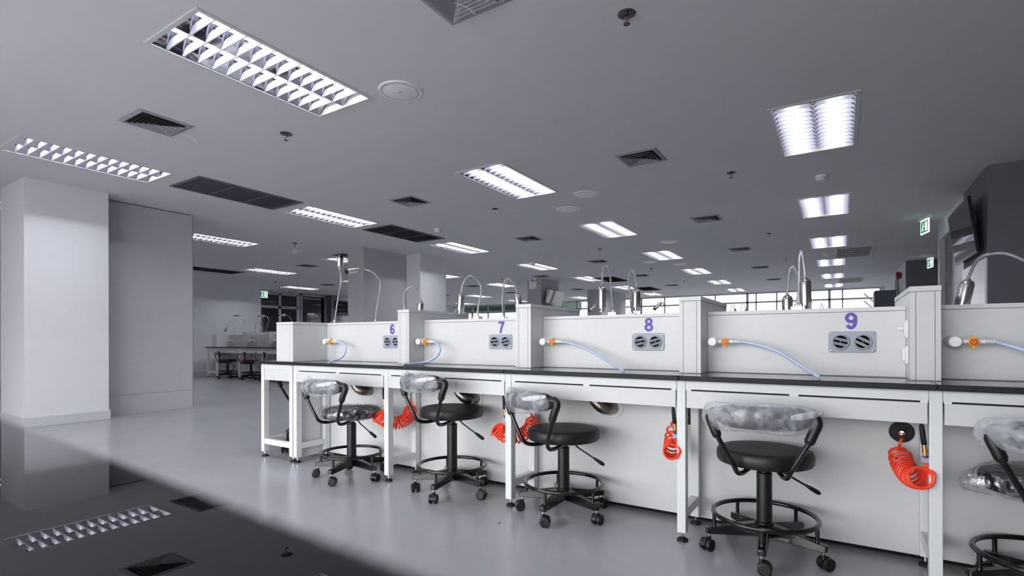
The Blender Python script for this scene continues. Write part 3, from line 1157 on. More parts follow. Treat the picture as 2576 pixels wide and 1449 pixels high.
# power outlets on the divider right of number nine
def outlet(y, z, label, switch):
    t = thing('power_outlet', label, 'outlet', (.2498, y, z), group='outlets on the divider')
    MB().box(-.010, 0, -.036, .036, -.038, .038).build('plate', WPLAST, t, bevel=.003)
    if switch:
        MB().box(-.020, -.010, -.026, .026, -.028, .028).build('rocker', WPLAST, t, bevel=.003)
    else:
        MB().box(-.014, -.010, -.024, .024, -.026, .026).cyl((-.014, .0, .004), (-.034, .0, .004), .006, n=10).build('plug', WPLAST, t, bevel=.001)
    return t


zz = P(2281, 833, y=2.83).z
outlet(2.835, zz, 'upper white outlet with plug stub on the right divider', False)
outlet(2.835, P(2281, 897, y=2.83).z, 'lower white switch box on the right divider', True)


# exhaust elbows under the worktop
def elbow(x, z, label):
    t = thing('exhaust_elbow', label, 'duct', (x, YF + .385, z), group='exhaust duct elbows')
    MB().lathe([(.046, .0005), (.064, .0005), (.064, .005), (.060, .009), (.054, .009), (.050, .004)], 36, RX).build('collar', WPLAST, t)
    MB().lathe([(0, .0015), (.052, .0015)], 28, RX).build('opening', DARK, t)
    path = spline([(0, -.002, 0), (-.004, -.05, -.004), (-.035, -.085, .008), (-.075, -.095, .05), (-.085, -.095, .10), (-.085, -.095, .20)], 6)
    MB().tube(path, .036, n=18, rad=[.036 + (.0012 if i % 2 else 0) for i in range(len(path))]).build('pipe', DUCT, t)
    return t


elbow(-3.225, .592, 'brown metal exhaust elbow under station six, above the wrapped stool')
elbow(-2.165, .592, 'metal exhaust elbow under station seven, behind a black seat')
elbow(-1.148, .596, 'metal exhaust elbow with white collar under station eight')
elbow(-.170, .602, 'metal exhaust elbow under station nine behind the wrapped backrest')


# orange coiled air hoses hung between wall disc and leg clip
def coil_hose(xd, zd, xl, axis, r, turns, label, yfront=YF + .075):
    yd = yfront + .31
    t = thing('air_hose', label, 'air hose', (0, 0, 0), group='orange coiled air hoses')
    MB().lathe([(0, 0), (.048, 0), (.047, .006), (0, .008)], 32, Matrix.Translation((xd, yd, zd)) @ RX).build('wall_disc', RUBBER, t)
    s = Vector((xd, yd - .012, zd))
    a0 = Vector(axis[0])
    dirv = (Vector((a0.x, a0.y, a0.z)) - s).normalized()
    dirv = (dirv * .5 + Vector((0, -1, -.15)) * .8).normalized()
    MB().cyl(s, s + dirv * .014, .015, n=14).cyl(s + dirv * .014, s + dirv * .03, .0115, n=6).build('connector', CHROME, t)
    MB().cyl(s + dirv * .03, s + dirv * .055, .008, n=10).build('ferrule', BRASS, t)
    clip = Vector((xl - .030, yfront - .004, .522))
    MB().box(xl - .044, xl - .020, yfront - .014, yfront + .008, .510, .532).build('clip', GREYP, t, smooth=0)
    ax = spline([s + dirv * .055] + [Vector(p) for p in axis], 40)
    m = len(ax)
    A = None
    pts = []
    for i, p in enumerate(ax):
        tg = (ax[min(m - 1, i + 1)] - ax[max(0, i - 1)]).normalized()
        if A is None:
            A = frame_of(tg)[0]
        A = (A - tg * A.dot(tg)).normalized()
        B = tg.cross(A)
        f = i / (m - 1)
        e = min(1, max(0, (f - .16) / .10))
        e = e * e * (3 - 2 * e)
        ph = 2 * PI * turns * max(0, (f - .16) / .84)
        pts.append(p + (A * math.cos(ph) + B * math.sin(ph)) * r * e)
    # carry on round the last loop towards the clip
    last, tgt = pts[-1], clip + Vector((0, -.006, -.03))
    for k in range(1, 200):
        f = 1 + k * .84 / turns / 24
        ph = 2 * PI * turns * (f - .16) / .84
        q = ax[-1] + tg * (.0005 * k) + (A * math.cos(ph) + B * math.sin(ph)) * r
        pts.append(q)
        nxt = ax[-1] + (A * math.cos(ph + .25) + B * math.sin(ph + .25)) * r
        if k > 6 and (nxt - q).normalized().dot((tgt - q).normalized()) > .90:
            break
        if k > 32:
            break
    q, d_ = pts[-1], (pts[-1] - pts[-2]).normalized()
    pts = spline(pts, 2)
    pts += spline([q, q + d_ * .018, tgt, clip + Vector((0, -.005, -.012)), clip + Vector((0, -.004, 0))], 6)[1:]
    MB().tube(pts, .0056, n=8).build('coil', ORANGE, t)
    n0 = clip + Vector((0, -.006, .006))
    up = Vector((-.10, .0, 1)).normalized()
    MB().cyl(n0, n0 + up * .008, .0085, n=10).build('collar', BLUE, t)
    MB().cyl(n0 + up * .008, n0 + up * .022, .0085, n=6).cyl(n0 + up * .022, n0 + up * .026, .0105, n=12).cyl(n0 + up * .026, n0 + up * .052, .0085, n=12).build('brass_fitting', BRASS, t)
    c = n0 + up * .052
    MB().tube([c, c + up * .004, c + up * .05, c + up * .075, c + up * .090], .01, n=10, rad=[.0075, .010, .0098, .008, .003]).build('nozzle', RUBBER, t)
    return t


coil_hose(.236, .578, .317, [(.222, 2.865, .52), (.225, 2.82, .470), (.238, 2.76, .440), (.250, 2.70, .430), (.262, 2.635, .438), (.268, 2.585, .452)], .040, 13,
          'orange coiled air hose hanging from the black disc right of the front stool')
coil_hose(-.712, .577, -.662, [(-.745, 2.85, .56), (-.755, 2.79, .49), (-.748, 2.74, .446), (-.735, 2.69, .430), (-.718, 2.635, .434), (-.708, 2.585, .444)], .036, 12,
          'orange coiled air hose bunched at the leg between stations eight and nine')
coil_hose(-1.72, .575, -1.678, [(-1.665, 2.86, .50), (-1.650, 2.80, .44), (-1.675, 2.72, .405), (-1.725, 2.65, .410), (-1.748, 2.60, .452)], .040, 17,
          'orange coiled air hose looped around the leg between stations seven and eight')
coil_hose(-2.735, .575, -2.703, [(-2.70, 2.84, .50), (-2.668, 2.78, .44), (-2.685, 2.71, .405), (-2.745, 2.65, .412), (-2.772, 2.60, .455)], .044, 19,
          'orange coiled air hose looped around the leg beside the film-wrapped stool')

# ------------------------------------------------------------------ rolling stools
def rad(a):
    return math.radians(a)


def noisy(v, amp, sc, seed):
    return noise.noise(Vector((v.x * sc + seed, v.y * sc - seed, v.z * sc))) * amp


def make_stool(label, loc, back, base, zs, lever, wrapped=False, seed=0., tail=False, bag=(-58, 34), group='black rolling stools'):
    rz = rad(back + 90)
    t = thing('lab_stool', label, 'stool', (loc[0], loc[1], 0), rz, group)
    ba = rad(base) - rz
    la = rad(lever) - rz
    # five-armed base
    m = MB().lathe([(0, .095), (.044, .095), (.046, .10), (.043, .15), (.039, .153), (0, .153)], 24)
    m.build('hub', BLACKG, t)
    for k in range(5):
        a = ba + k * 2 * PI / 5
        m = MB()
        m.T = Matrix.Rotation(a, 4, 'Z')
        r0, r1 = .036, .262
        sec = []
        for r, w0, w1, zb, zt in ((r0, .022, .027, .088, .146), (.15, .018, .023, .083, .128), (.235, .016, .019, .080, .112), (.256, .016, .018, .080, .110), (r1, .011, .013, .083, .106)):
            sec.append([(r, -w1, zb), (r, w1, zb), (r, w0, zt), (r, -w0, zt)])
        vs = [p for s in sec for p in s]
        fs = [(0, 3, 2, 1)]
        for i in range(len(sec) - 1):
            for q in range(4):
                w = (q + 1) % 4
                fs.append((4 * i + q, 4 * i + w, 4 * i + 4 + w, 4 * i + 4 + q))
        o = 4 * (len(sec) - 1)
        fs.append((o, o + 1, o + 2, o + 3))
        m.add(vs, fs)
        m.build('base_arm', BLACKG, t, bevel=.003)
        # castor
        sw = a + 1.1 + .9 * math.sin(3 * k + seed + 1)
        cx, cy = .246 * math.cos(a), .246 * math.sin(a)
        T = Matrix.Translation((cx, cy, 0)) @ Matrix.Rotation(sw, 4, 'Z')
        c = MB()
        c.T = T
        c.cyl((0, 0, .055), (0, 0, .083), .0055, n=8)
        c.mi = 1
        hood = []
        for q in range(9):
            an = PI * q / 8
            hood.append((.012 + .030 * math.cos(an), .029 + .030 * math.sin(an)))
        hood += [(.012 - .008, .029), (.012 + .008, .029)]
        c.prism(hood, -.006, .006, Matrix.Rotation(PI / 2, 4, 'X'))
        c.cyl((0, 0, .04), (0, 0, .066), .010, n=10)
        c = c.build('castor', [CHROME, BLACKP], t)
        for s in (-1, 1):
            w = MB()
            w.T = T @ Matrix.Translation((.012, s * .0165, .0285)) @ Matrix.Rotation(PI / 2, 4, 'X')
            w.lathe([(0, -.0105), (.023, -.0105), (.0275, -.008), (.0285, -.003), (.0285, .003), (.0275, .008), (.023, .0105), (.0225, .0085), (0, .0085)] if s < 0 else
                    [(0, -.0085), (.0225, -.0085), (.023, -.0105), (.0275, -.008), (.0285, -.003), (.0285, .003), (.0275, .008), (.023, .0105), (0, .0105)], 24)
            w.build('wheel', BLACKP, c)
    # foot ring on five short posts
    m = MB()
    m.tube([(.222 * math.cos(q), .222 * math.sin(q), .180) for q in [2 * PI * k / 56 for k in range(56)]], .0108, n=12, closed=True)
    ring = m.build('foot_ring', BLACKG, t)
    for k in range(5):
        a = ba + k * 2 * PI / 5
        x, y = .222 * math.cos(a), .222 * math.sin(a)
        MB().cyl((x, y, .106), (x, y, .176), .0085, n=12).cyl((x, y, .106), (x, y, .118), .0115, .009, n=12).build('ring_post', BLACKG, ring)
    # column, plate, lever
    MB().lathe([(0, .14), (.036, .14), (.036, .150), (.0335, .152), (.0335, zs - .115), (.031, zs - .112), (0, zs - .112)], 28).build('column', BLACKP, t)
    MB().cyl((0, 0, zs - .115), (0, 0, zs - .085), .022, n=18).box(-.075, .075, -.06, .06, zs - .085, zs - .068).build('seat_plate', BLACKP, t, bevel=.003)
    d = Vector((math.cos(la), math.sin(la), 0))
    q0 = Vector((0, 0, zs - .088)) + d * .05
    lv = MB().tube(spline([q0, q0 + d * .02 + Vector((0, 0, -.006)), q0 + d * .035 + Vector((0, 0, -.022)), q0 + d * .125 + Vector((0, 0, -.075))], 5), .0045, n=8).build('lever', BLACKP, t)
    g0 = q0 + d * .122 + Vector((0, 0, -.073))
    gd = (d * .09 + Vector((0, 0, -.053))).normalized()
    MB().tube([g0, g0 + gd * .004, g0 + gd * .03, g0 + gd * .055, g0 + gd * .068, g0 + gd * .074], .012, n=12, rad=[.005, .008, .0125, .0145, .012, .005], up=(0, 0, 1), sx=.75).build('lever_grip', BLACKP, lv)
    # cushion
    prof = [(0, zs - .066), (.19, zs - .066), (.201, zs - .062), (.2065, zs - .052), (.2075, zs - .03), (.2065, zs - .016), (.201, zs - .006), (.190, zs - .001), (.17, zs), (.10, zs - .004), (0, zs - .006)]
    MB().lathe(prof, 56).build('seat', VINYL, t)
    # back: two tubes, sleeves, curved pad
    zp = zs + .178
    R = .298
    for s in (-1, 1):
        path = spline([(s * .03, .03, zs - .078), (s * .060, -.07, zs - .086), (s * .082, -.150, zs - .092), (s * .098, -.200, zs - .080), (s * .112, -.222, zs - .045), (s * .150, -.237, zs + .03), (s * .182, -.248, zs + .095)], 7)
        MB().tube(path, .0108, n=12).build('back_tube', BLACKG, t)
        path = spline([(s * .174, -.246, zs + .078), (s * .188, -.247, zs + .115), (s * .202, -.243, zs + .150), (s * .205, -.240, zs + .170), (s * .195, -.240, zs + .186), (s * .170, -.247, zs + .188), (s * .148, -.258, zs + .186)], 6)
        n_ = len(path)
        MB().tube(path, .019, n=14, rad=[.0165 if i < 2 else .0205 for i in range(n_)]).build('sleeve', BLACKP, t)
    pts, rr = [], []
    for k in range(25):
        u = -1 + 2 * k / 24
        a = rad(-90 + 38 * u)
        pts.append((R * math.cos(a), R * math.sin(a), zp))
        rr.append(max(.35, (1 - abs(u) ** 6)) ** .5)
    MB().tube(pts, 1, n=20, rad=[.050 * q for q in rr], up=(0, 0, 1), sx=1., sy=.46).build('backrest', VINYL, t)
    # loose milky bag over the pad
    n = 48
    m = MB()
    vs, fs = [], []
    NB = 84
    for i in range(NB + 1):
        f = i / NB
        u = -1 + 2 * f
        a = rad(-90 + bag[0] + (bag[1] - bag[0]) * f)
        c = Vector((R * math.cos(a), R * math.sin(a), zp - .004 - .012 * max(0, -u - .4)))
        env = max(.04, 1 - abs(u) ** 7) ** .45 * (1 - .18 * max(0, u) ** 2)
        out = Vector((math.cos(a), math.sin(a), 0))
        for k in range(n):
            q = 2 * PI * k / n
            p = c + Vector((0, 0, 1)) * (math.cos(q) * .060 * env) + out * (math.sin(q) * .034 * env)
            dv = noisy(p, .012, 9, seed) - .007 * abs(noise.noise(Vector((p.x * 20 + seed, p.y * 20, p.z * 34)))) + noisy(p, .003, 48, seed + 3)
            nrm = (Vector((0, 0, 1)) * math.cos(q) + out * math.sin(q))
            vs.append(p + nrm * (dv * env + .006))
    for i in range(NB):
        for k in range(n):
            w = (k + 1) % n
            fs.append((i * n + k, i * n + w, (i + 1) * n + w, (i + 1) * n + k))
    m.add(vs, fs)
    cov = m.build('plastic_cover', MILKY, t, smooth=80)
    cov['label'] = 'milky plastic bag over the backrest'
    m = MB()
    vs, fs = [], []
    for i in range(15):
        f = i / 14
        a = rad(-90 + bag[1] - 27 + 24 * f)
        rr_ = R + .041 - .010 * f * f + .003 * math.sin(i * 1.3 + seed)
        hw_ = .003 + .012 * math.sin(PI * (.12 + .8 * f)) ** .8
        for k in range(4):
            vs.append((rr_ * math.cos(a) + 0, rr_ * math.sin(a), zp + .012 + .020 * f + hw_ * (k - 1.5) / 1.5))
    for i in range(14):
        for k in range(3):
            fs.append((4 * i + k, 4 * i + k + 1, 4 * i + 5 + k, 4 * i + 4 + k))
    m.add(vs, fs)
    o = m.build('folded_flap', FLAP, cov, smooth=80)
    sd = o.modifiers.new('thick', 'SOLIDIFY')
    sd.thickness = .0015
    if wrapped:
        m = MB()
        vs, fs = [], []
        pr = [(.02, zs + .004), (.08, zs + .006), (.13, zs + .008), (.17, zs + .010), (.195, zs + .006), (.212, zs - .006), (.217, zs - .03), (.214, zs - .055), (.203, zs - .072), (.17, zs - .078)]
        nn = 96
        for j, (r, z) in enumerate(pr):
            for k in range(nn):
                a = 2 * PI * k / nn
                p = Vector((r * math.cos(a), r * math.sin(a), z))
                ext = 0
                if tail and abs(((a - tail + PI) % (2 * PI)) - PI) < .34:
                    ext = .075 * (1 - abs(((a - tail + PI) % (2 * PI)) - PI) / .34) * min(1, max(0, (r - .12) / .09))
                dv = noisy(p, .007, 22, seed) + noisy(p, .006, 60, seed) + .004
                o_ = Vector((math.cos(a), math.sin(a), 0))
                dz = abs(noisy(p, .009, 26, seed + 9))
                vs.append(p + o_ * (dv * min(1, r / .15) + ext) + Vector((0, 0, dz if j < 5 else 0)))
        for j in range(len(pr) - 1):
            for k in range(nn):
                w = (k + 1) % nn
                fs.append((j * nn + k, j * nn + w, (j + 1) * nn + w, (j + 1) * nn + k))
        m.add(vs, fs)
        o = m.build('seat_wrap', CLEARF, t, smooth=80)
        o['label'] = 'clear crinkled plastic film around the seat'
    return t


make_stool('black rolling stool with clear film around its seat at station six', (-3.022, 2.560), -88, -2, .505, 5, wrapped=True, seed=1.3, tail=rad(200))
make_stool('black rolling stool set highest, bare seat, at station seven', (-2.158, 2.657), -99, -6, .562, 8, seed=4.1)
make_stool('black rolling stool with bare round seat in front of station eight', (-1.345, 2.668), -110, -18, .495, 12, seed=7.7)
make_stool('nearest whole black rolling stool, backrest facing the camera at station nine', (-.300, 2.668), -86, -14, .492, 18, seed=2.2, bag=(-52, 46))
make_stool('black rolling stool cut off by the right edge of the photo', (.665, 2.70), -92, -20, .49, 20, wrapped=True, seed=5.9, tail=rad(200), bag=(-52, 46))
make_stool('black stool tucked under the open left end of the white bench', (-4.085, 3.02), 175, 30, .495, -60, seed=9.4)

# ------------------------------------------------------------------ gooseneck lamps
def rib_metal():
    m = mat('ribbed_gooseneck_metal', (206, 208, 212), .16, 1., var=.03)
    nt = m.node_tree
    tc = nt.nodes.new('ShaderNodeTexCoord')
    w = nt.nodes.new('ShaderNodeTexWave')
    w.bands_direction = 'Z'
    w.inputs['Scale'].default_value = 240
    bp = nt.nodes.new('ShaderNodeBump')
    bp.inputs['Strength'].default_value = .5
    bp.inputs['Distance'].default_value = .002
    nt.links.new(tc.outputs['Object'], w.inputs['Vector'])
    nt.links.new(w.outputs['Fac'], bp.inputs['Height'])
    nt.links.new(bp.outputs['Normal'], nt.nodes['Principled BSDF'].inputs['Normal'])
    return m


RIB = rib_metal()


def lamp_at(label, base, neck, h0, h1, s=1., group='gooseneck lamps', bez=None):
    """base on a partition top, neck points up to the head, head axis h0 -> h1"""
    base = Vector(base)
    t = thing('gooseneck_lamp', label, 'lamp', base, 0, group)
    L = lambda p: Vector(p) - base
    MB().box(-.026 * s, .026 * s, -.026 * s, .026 * s, 0, .020 * s).cyl((0, 0, .02 * s), (0, 0, .032 * s), .011 * s, n=14).build('base', CHROME, t, bevel=.002)
    h0, h1 = L(h0), L(h1)
    d = (h1 - h0).normalized()
    path = [Vector((0, 0, .028 * s))] + [L(p) for p in neck] + [h0 - d * .018 * s, h0]
    MB().tube(spline(path, 9), .0062 * s, n=10).build('neck', RIB, t)
    a, b = frame_of(d)
    M = Matrix((a, b, d)).transposed().to_4x4()
    M.translation = h0
    ln = (h1 - h0).length
    r = .0265 * s
    MB().lathe([(0, -.006 * s), (.009 * s, -.006 * s), (.010 * s, .0), (.018 * s, .004 * s), (.024 * s, .012 * s), (r, .022 * s), (r, ln * .74), (r * 1.05, ln * .745), (r * 1.05, ln * .78), (r * .97, ln * .785)], 28, M).build('head', STEEL, t)
    MB().lathe([(r * .9, ln * .78), (r * .96, ln * .785), (r * .96, ln), (r * .86, ln), (r * .86, ln * .95)], 28, M).build('bezel', bez or CHROME, t)
    MB().lathe([(0, ln * .955), (r * .86, ln * .955)], 24, M).build('lens', LENSM, t)
    MB().box(-.0035, .0035, -.004, .004, 0, .02).build('switch', BLACKP, t)
    t.children[-1].matrix_local = M @ Matrix.Translation((r * .98, 0, ln * .86))
    return t


def lamp(label, Y, bx, neck, h0, h1, s=1., zb=1.1482, Y1=None, bez=None):
    b = P(bx, 790, y=Y)
    b.z = zb
    return lamp_at(label, b, [P(*p, y=Y) for p in neck], P(*h0, y=Y), P(*h1, y=Y1 or Y), s, bez=bez)


YA, YB = 3.00, 3.20
lamp('gooseneck lamp with head pointing straight up at the left end', YA, 842, [(845, 785), (851, 745), (858, 705)], (856, 674), (857, 641), bez=BLACKG)
lamp('gooseneck lamp bent sideways with its lens facing left', YB, 945, [(947, 780), (955, 735), (956, 707), (943, 687), (925, 678)], (909, 677), (868, 681), Y1=3.10, bez=BLACKG)
lamp('gooseneck lamp looping down behind the divider left of number seven', YB, 1019, [(1016, 755), (1019, 732), (1036, 720), (1054, 731)], (1059, 757), (1057, 790))
lamp('gooseneck lamp with long bright head hanging left of number seven', YA, 1202, [(1204, 768), (1211, 733), (1206, 710), (1185, 693), (1167, 709)], (1161, 738), (1158, 788))
lamp('gooseneck lamp above number seven with tilted dark head', YB, 1267, [(1264, 755), (1269, 712), (1279, 701), (1293, 712)], (1301, 737), (1307, 778))
lamp('tall gooseneck lamp left above number eight with large hanging head', YA, 1543, [(1539, 755), (1535, 692), (1526, 669), (1517, 682)], (1515, 720), (1515, 786))
lamp('gooseneck lamp right above number eight with narrower hanging head', YB, 1590, [(1585, 738), (1583, 698), (1591, 682), (1598, 696)], (1601, 728), (1600, 783))
lamp('tallest gooseneck lamp with bright hanging head above number nine', YA, 2005, [(2010, 719), (2011, 655), (2016, 634), (2021, 655)], (2025.6, 704), (2027.5, 782))
lamp('gooseneck lamp with short dark head left behind the tallest lamp', YB, 2009, [(2011, 738), (2009, 705), (1998, 675), (1986, 685)], (1981, 746), (1981, 803))
lamp('gooseneck lamp arching in from the right edge, head tilted', YA, 2660, [(2650, 720), (2610, 680), (2546, 647), (2505, 643), (2463, 656)], (2436, 709), (2417, 783))


# ------------------------------------------------------------------ further benches
def far_row(x0, n, yf, where, with_end=True, pitch=1.0):
    for k in range(n):
        a, b = x0 + pitch * k, x0 + pitch * (k + 1)
        w = ORD[k] + ' from its left end'
        station(a, b, yf, 'white bench frame of %s, %s' % (where, w), 'far bench frames', first=(k == 0))
        worktop(a, b, yf, yf + 1.11, 'black worktop slab of %s, %s' % (where, w), 'far worktop slabs')
        partition(a + (.0545 if k else .006), b - (.0545 if k < n - 1 else 0), yf, 'white low partition of %s, %s' % (where, w), 'far bench partitions')
        if k:
            divider(a - .054, a + .054, yf, 'tall divider of %s, %s' % (where, ORD[k - 1] + ' from its left end'), 'far bench dividers')


FX = -14.25
YR2 = 7.47
far_row(FX, 4, YR2, 'the dim bench at the far left', pitch=1.04)
end_unit(FX, YR2, 'open end frame of the dim bench at the far left', 'black worktop slab over the open end of the dim far left bench',
         'wide low end block of the dim far left bench', 'far bench frames', 'far worktop slabs', 'far bench end blocks', ext=.50)
far_row(-4.75, 5, YR2, 'the second bench row behind', pitch=1.04)
far_row(-3.7, 5, 12.7, 'the third bench row behind', pitch=1.04)

# stools, taps and lamps on the far left bench
for px, py, bk, lb, sd in [(572, 942, -105, 'dim stool under the left end of the far left bench', 3.3), (631, 946, -95, 'dim stool second from the left at the far left bench', 6.1),
                           (676, 951, -88, 'dim stool third from the left at the far left bench, mostly hidden', 8.2)]:
    q = P(px, py, y=YR2 + .10)
    make_stool(lb, (q.x, q.y), bk, -10, .50, 20, seed=sd, group='dim far stools')
for k in range(4):
    x = FX + 1.04 * k
    t = valve(x + .16, 'tiny gas tap on the far left bench, %s from the left' % ORD[k])
    t.location = (x + .16, YR2 + .36, .988)
    t['group'] = 'far gas taps'
    b = Vector((x + .278, YR2 + .272, .988))
    o = MB().tube(spline([b, b + Vector((.06, 0, -.01)), b + Vector((.10, -.02, -.06)), b + Vector((.05, -.05, -.13)), b + Vector((-.06, -.08, -.155))], 6), .0072, n=8).build('flexible_tube', BLUETUBE)
    tag(o, 'tiny pale tube on the far left bench, %s from the left' % ORD[k], 'tube', 'far flexible tubes')
    if k:
        t = thing('power_outlet', 'black socket plate on the far left bench, %s from the left' % ORD[k - 1], 'outlet', (x - .0542, YR2 + .28, .985), group='far socket plates')
        MB().box(-.012, 0, -.04, .04, -.05, .05).build('plate', BLACKP, t, bevel=.002)
        MB().box(-.015, -.012, -.025, .025, -.035, .035).build('socket_face', BLACKP, t)
for k, x in enumerate((FX + 1.04, FX + 2.08)):
    coil_hose(x - .06, .575, x, [(x - .08, YR2 + .28, .50), (x - .08, YR2 + .2, .43), (x - .08, YR2 + .13, .42), (x - .06, YR2 + .09, .46)], .05, 8,
              'dim orange air hose under the far left bench, %s from the left' % ORD[k], yfront=YR2 + .075)


def far_lamp(label, px, py_base, Y, neck, h0, h1, s=1.):
    b = P(px, py_base, y=Y)
    b.z = 1.1482
    return lamp_at(label, b, [P(*p, y=Y) for p in neck], P(*h0, y=Y), P(*h1, y=Y), s, 'small far lamps', bez=BLACKG)


YQ = YR2 + .5
far_lamp('small far lamp curling down at the left end of the far bench', 591, 836, YQ, [(590, 820), (586, 809), (579, 807), (574, 812)], (571, 818.5), (566.5, 830))
far_lamp('small far lamp with head held level to the left, over the far bench', 609, 836, YQ, [(612, 815), (613.5, 800), (610, 792)], (604, 791), (590.5, 791.5))
far_lamp('second small level far lamp, right of the first one', 667, 836, YQ, [(673, 815), (676.5, 802), (672, 794)], (665, 792.5), (650.5, 792.5))
far_lamp('small far lamp looping to the right beside the far divider', 641, 836, YQ, [(642, 818), (646, 809), (653, 809)], (657.5, 821), (657.5, 830))
far_lamp('third small level far lamp near the far glazed door', 733, 836, YQ, [(734, 806), (728, 795)], (719, 790.5), (702, 790.5))
far_lamp('fourth small level far lamp in front of the dark glazing', 806, 836, YQ, [(803, 800), (798, 793)], (789, 789), (774, 789.5))
far_lamp('small lamp on the second bench row pointing down left, near number eight', 1673, 812, YQ, [(1672, 780), (1669, 764)], (1664, 763), (1645, 780))
far_lamp('small lamp on the second bench row pointing down left, seen left of the tall lamp', 1508, 812, YQ, [(1507, 780), (1503, 768)], (1499, 769), (1482, 783))
YT = 13.2
far_lamp('thin far lamp loop behind the divider left of number nine, left one', 1838.5, 800, YT, [(1838.5, 780), (1840, 770), (1843.5, 769)], (1849, 779), (1851, 789))
far_lamp('thin far lamp loop behind the divider left of number nine, right one', 1864, 800, YT, [(1864, 780), (1868, 770), (1873, 769)], (1876.5, 780), (1877, 789))
far_lamp('thin far lamp loop right of the tallest lamp', 2062, 800, YT, [(2063, 783), (2066, 767), (2069, 771)], (2071, 779), (2072, 786))

# ------------------------------------------------------------------ screens, signs and other wall things
# television tilted out from the grey pier
t = thing('television', 'black tilted wall television reflecting the room at right', 'television', (1.352, 8.17, 2.27))
yA, yB = -.62, .62
xt, xb, zt, zb_ = 1.195 - 1.352, 1.275 - 1.352, .315, -.315
tilt = math.atan2(xb - xt, zt - zb_)
T = Matrix.Translation(((xt + xb) / 2, 0, 0)) @ Matrix.Rotation(-tilt, 4, 'Y')
hh = math.hypot(xb - xt, zt - zb_) / 2
m = MB()
m.T = T
m.box(0, .032, yA, yB, -hh, hh)
m.build('body', BLACKG, t, bevel=.003)
m = MB()
m.T = T
m.box(-.0012, .0, yA + .012, yB - .012, -hh + .022, hh - .012)
m.build('screen', SCREEN, t, smooth=0)
MB().box(-.012, .0011, -.20, .20, -.2, .18).box(-.10, -.012, -.04, .04, -.06, .08).build('bracket', BLACKP, t, smooth=0)

# tilted screen on the far pillar
a_, b_ = P(1375, 727, x=-7.55), P(1418, 733, x=-7.55)
t = thing('monitor', 'small tilted screen mirroring the bright windows in the distance', 'screen', (-7.718, (a_.y + b_.y) / 2, 2.2), group=None)
zt, zb_ = P(1377, 727, x=-7.5).z - 2.2, P(1371, 768, x=-7.6).z - 2.2
m = MB()
hy = abs(a_.y - b_.y) / 2
tl = -.20
m.T = Matrix.Translation((.15, 0, (zt + zb_) / 2)) @ Matrix.Rotation(tl * -1, 4, 'Y')
m.box(-.03, 0, -hy, hy, -(zt - zb_) / 2, (zt - zb_) / 2)
m.build('body', BLACKG, t, smooth=0)
m2 = MB()
m2.T = m.T
m2.box(.0, .0015, -hy + .01, hy - .01, -(zt - zb_) / 2 + .01, (zt - zb_) / 2 - .01)
m2.build('screen', SCREENB, t, smooth=0)
MB().box(-.0021, .12, -.06, .06, -.08, .08).build('bracket', BLACKP, t, smooth=0)

# dark wall screen beyond the grey pillar at left
a_, b_ = P(846, 754, x=-17.8), P(880, 793, x=-17.8)
t = thing('monitor', 'black screen panel left of the grey pillar in the distance', 'screen', (-17.86, (a_.y + b_.y) / 2, (a_.z + b_.z) / 2))
MB().box(-.03, .0, -abs(a_.y - b_.y) / 2, abs(a_.y - b_.y) / 2, -abs(a_.z - b_.z) / 2, abs(a_.z - b_.z) / 2).build('body', BLACKP, t, smooth=0)
MB().box(0, .002, -abs(a_.y - b_.y) / 2 + .03, abs(a_.y - b_.y) / 2 - .03, -abs(a_.z - b_.z) / 2 + .03, abs(a_.z - b_.z) / 2 - .03).build('screen', SCREEN, t, smooth=0)
MB().box(-.40, -.03, -.1, .1, -.1, .1).build('bracket', BLACKP, t, smooth=0)


# green exit signs hung from the ceiling
def exit_sign(loc, rz, label, s=1.):
    t = thing('exit_sign', label, 'exit sign', loc, rz, 'green exit signs')
    MB().box(-.17 * s, .17 * s, -.035, .035, -.055, 0).build('housing', WPLAST, t, bevel=.004)
    MB().box(-.16 * s, .16 * s, -.006, .006, -.30 * s, -.055).build('panel', SIGNW, t, smooth=0)
    for sy in (-1, 1):
        M = Matrix.Translation((0, sy * .0065, -.178 * s)) @ Matrix.Rotation(PI / 2 * (1 if sy < 0 else -1), 4, 'X')
        if sy > 0:
            M = Matrix.Translation((0, .0065, -.178 * s)) @ Matrix.Rotation(PI, 4, 'Z') @ RX
        MB().prism([(-.135 * s, -.095 * s), (.135 * s, -.095 * s), (.135 * s, .095 * s), (-.135 * s, .095 * s)], 0, .001, M).build('green_face', SIGNG, t, smooth=0)
        m = MB()
        # running figure beside a door
        m.prism([(.02 * s, -.075 * s), (.11 * s, -.075 * s), (.11 * s, .075 * s), (.02 * s, .075 * s)], .001, .0015, M)
        m.mi = 0
        m.prism([(-.055 * s + .018 * s * math.cos(q), .055 * s + .018 * s * math.sin(q)) for q in [k * PI / 5 for k in range(10)]], .001, .002, M)
        m.prism([(-.075 * s, .03 * s), (-.035 * s, .03 * s), (-.045 * s, -.02 * s), (-.075 * s, -.015 * s)], .001, .002, M)
        m.prism([(-.072 * s, -.015 * s), (-.05 * s, -.02 * s), (-.02 * s, -.07 * s), (-.04 * s, -.075 * s)], .001, .002, M)
        m.prism([(-.075 * s, -.012 * s), (-.06 * s, -.02 * s), (-.095 * s, -.07 * s), (-.115 * s, -.06 * s)], .001, .002, M)
        m.prism([(-.04 * s, .028 * s), (-.035 * s, .012 * s), (.005 * s, .0), (.005 * s, .014 * s)], .001, .002, M)
        m.build('pictogram', SIGNW, t, smooth=0)
    return t


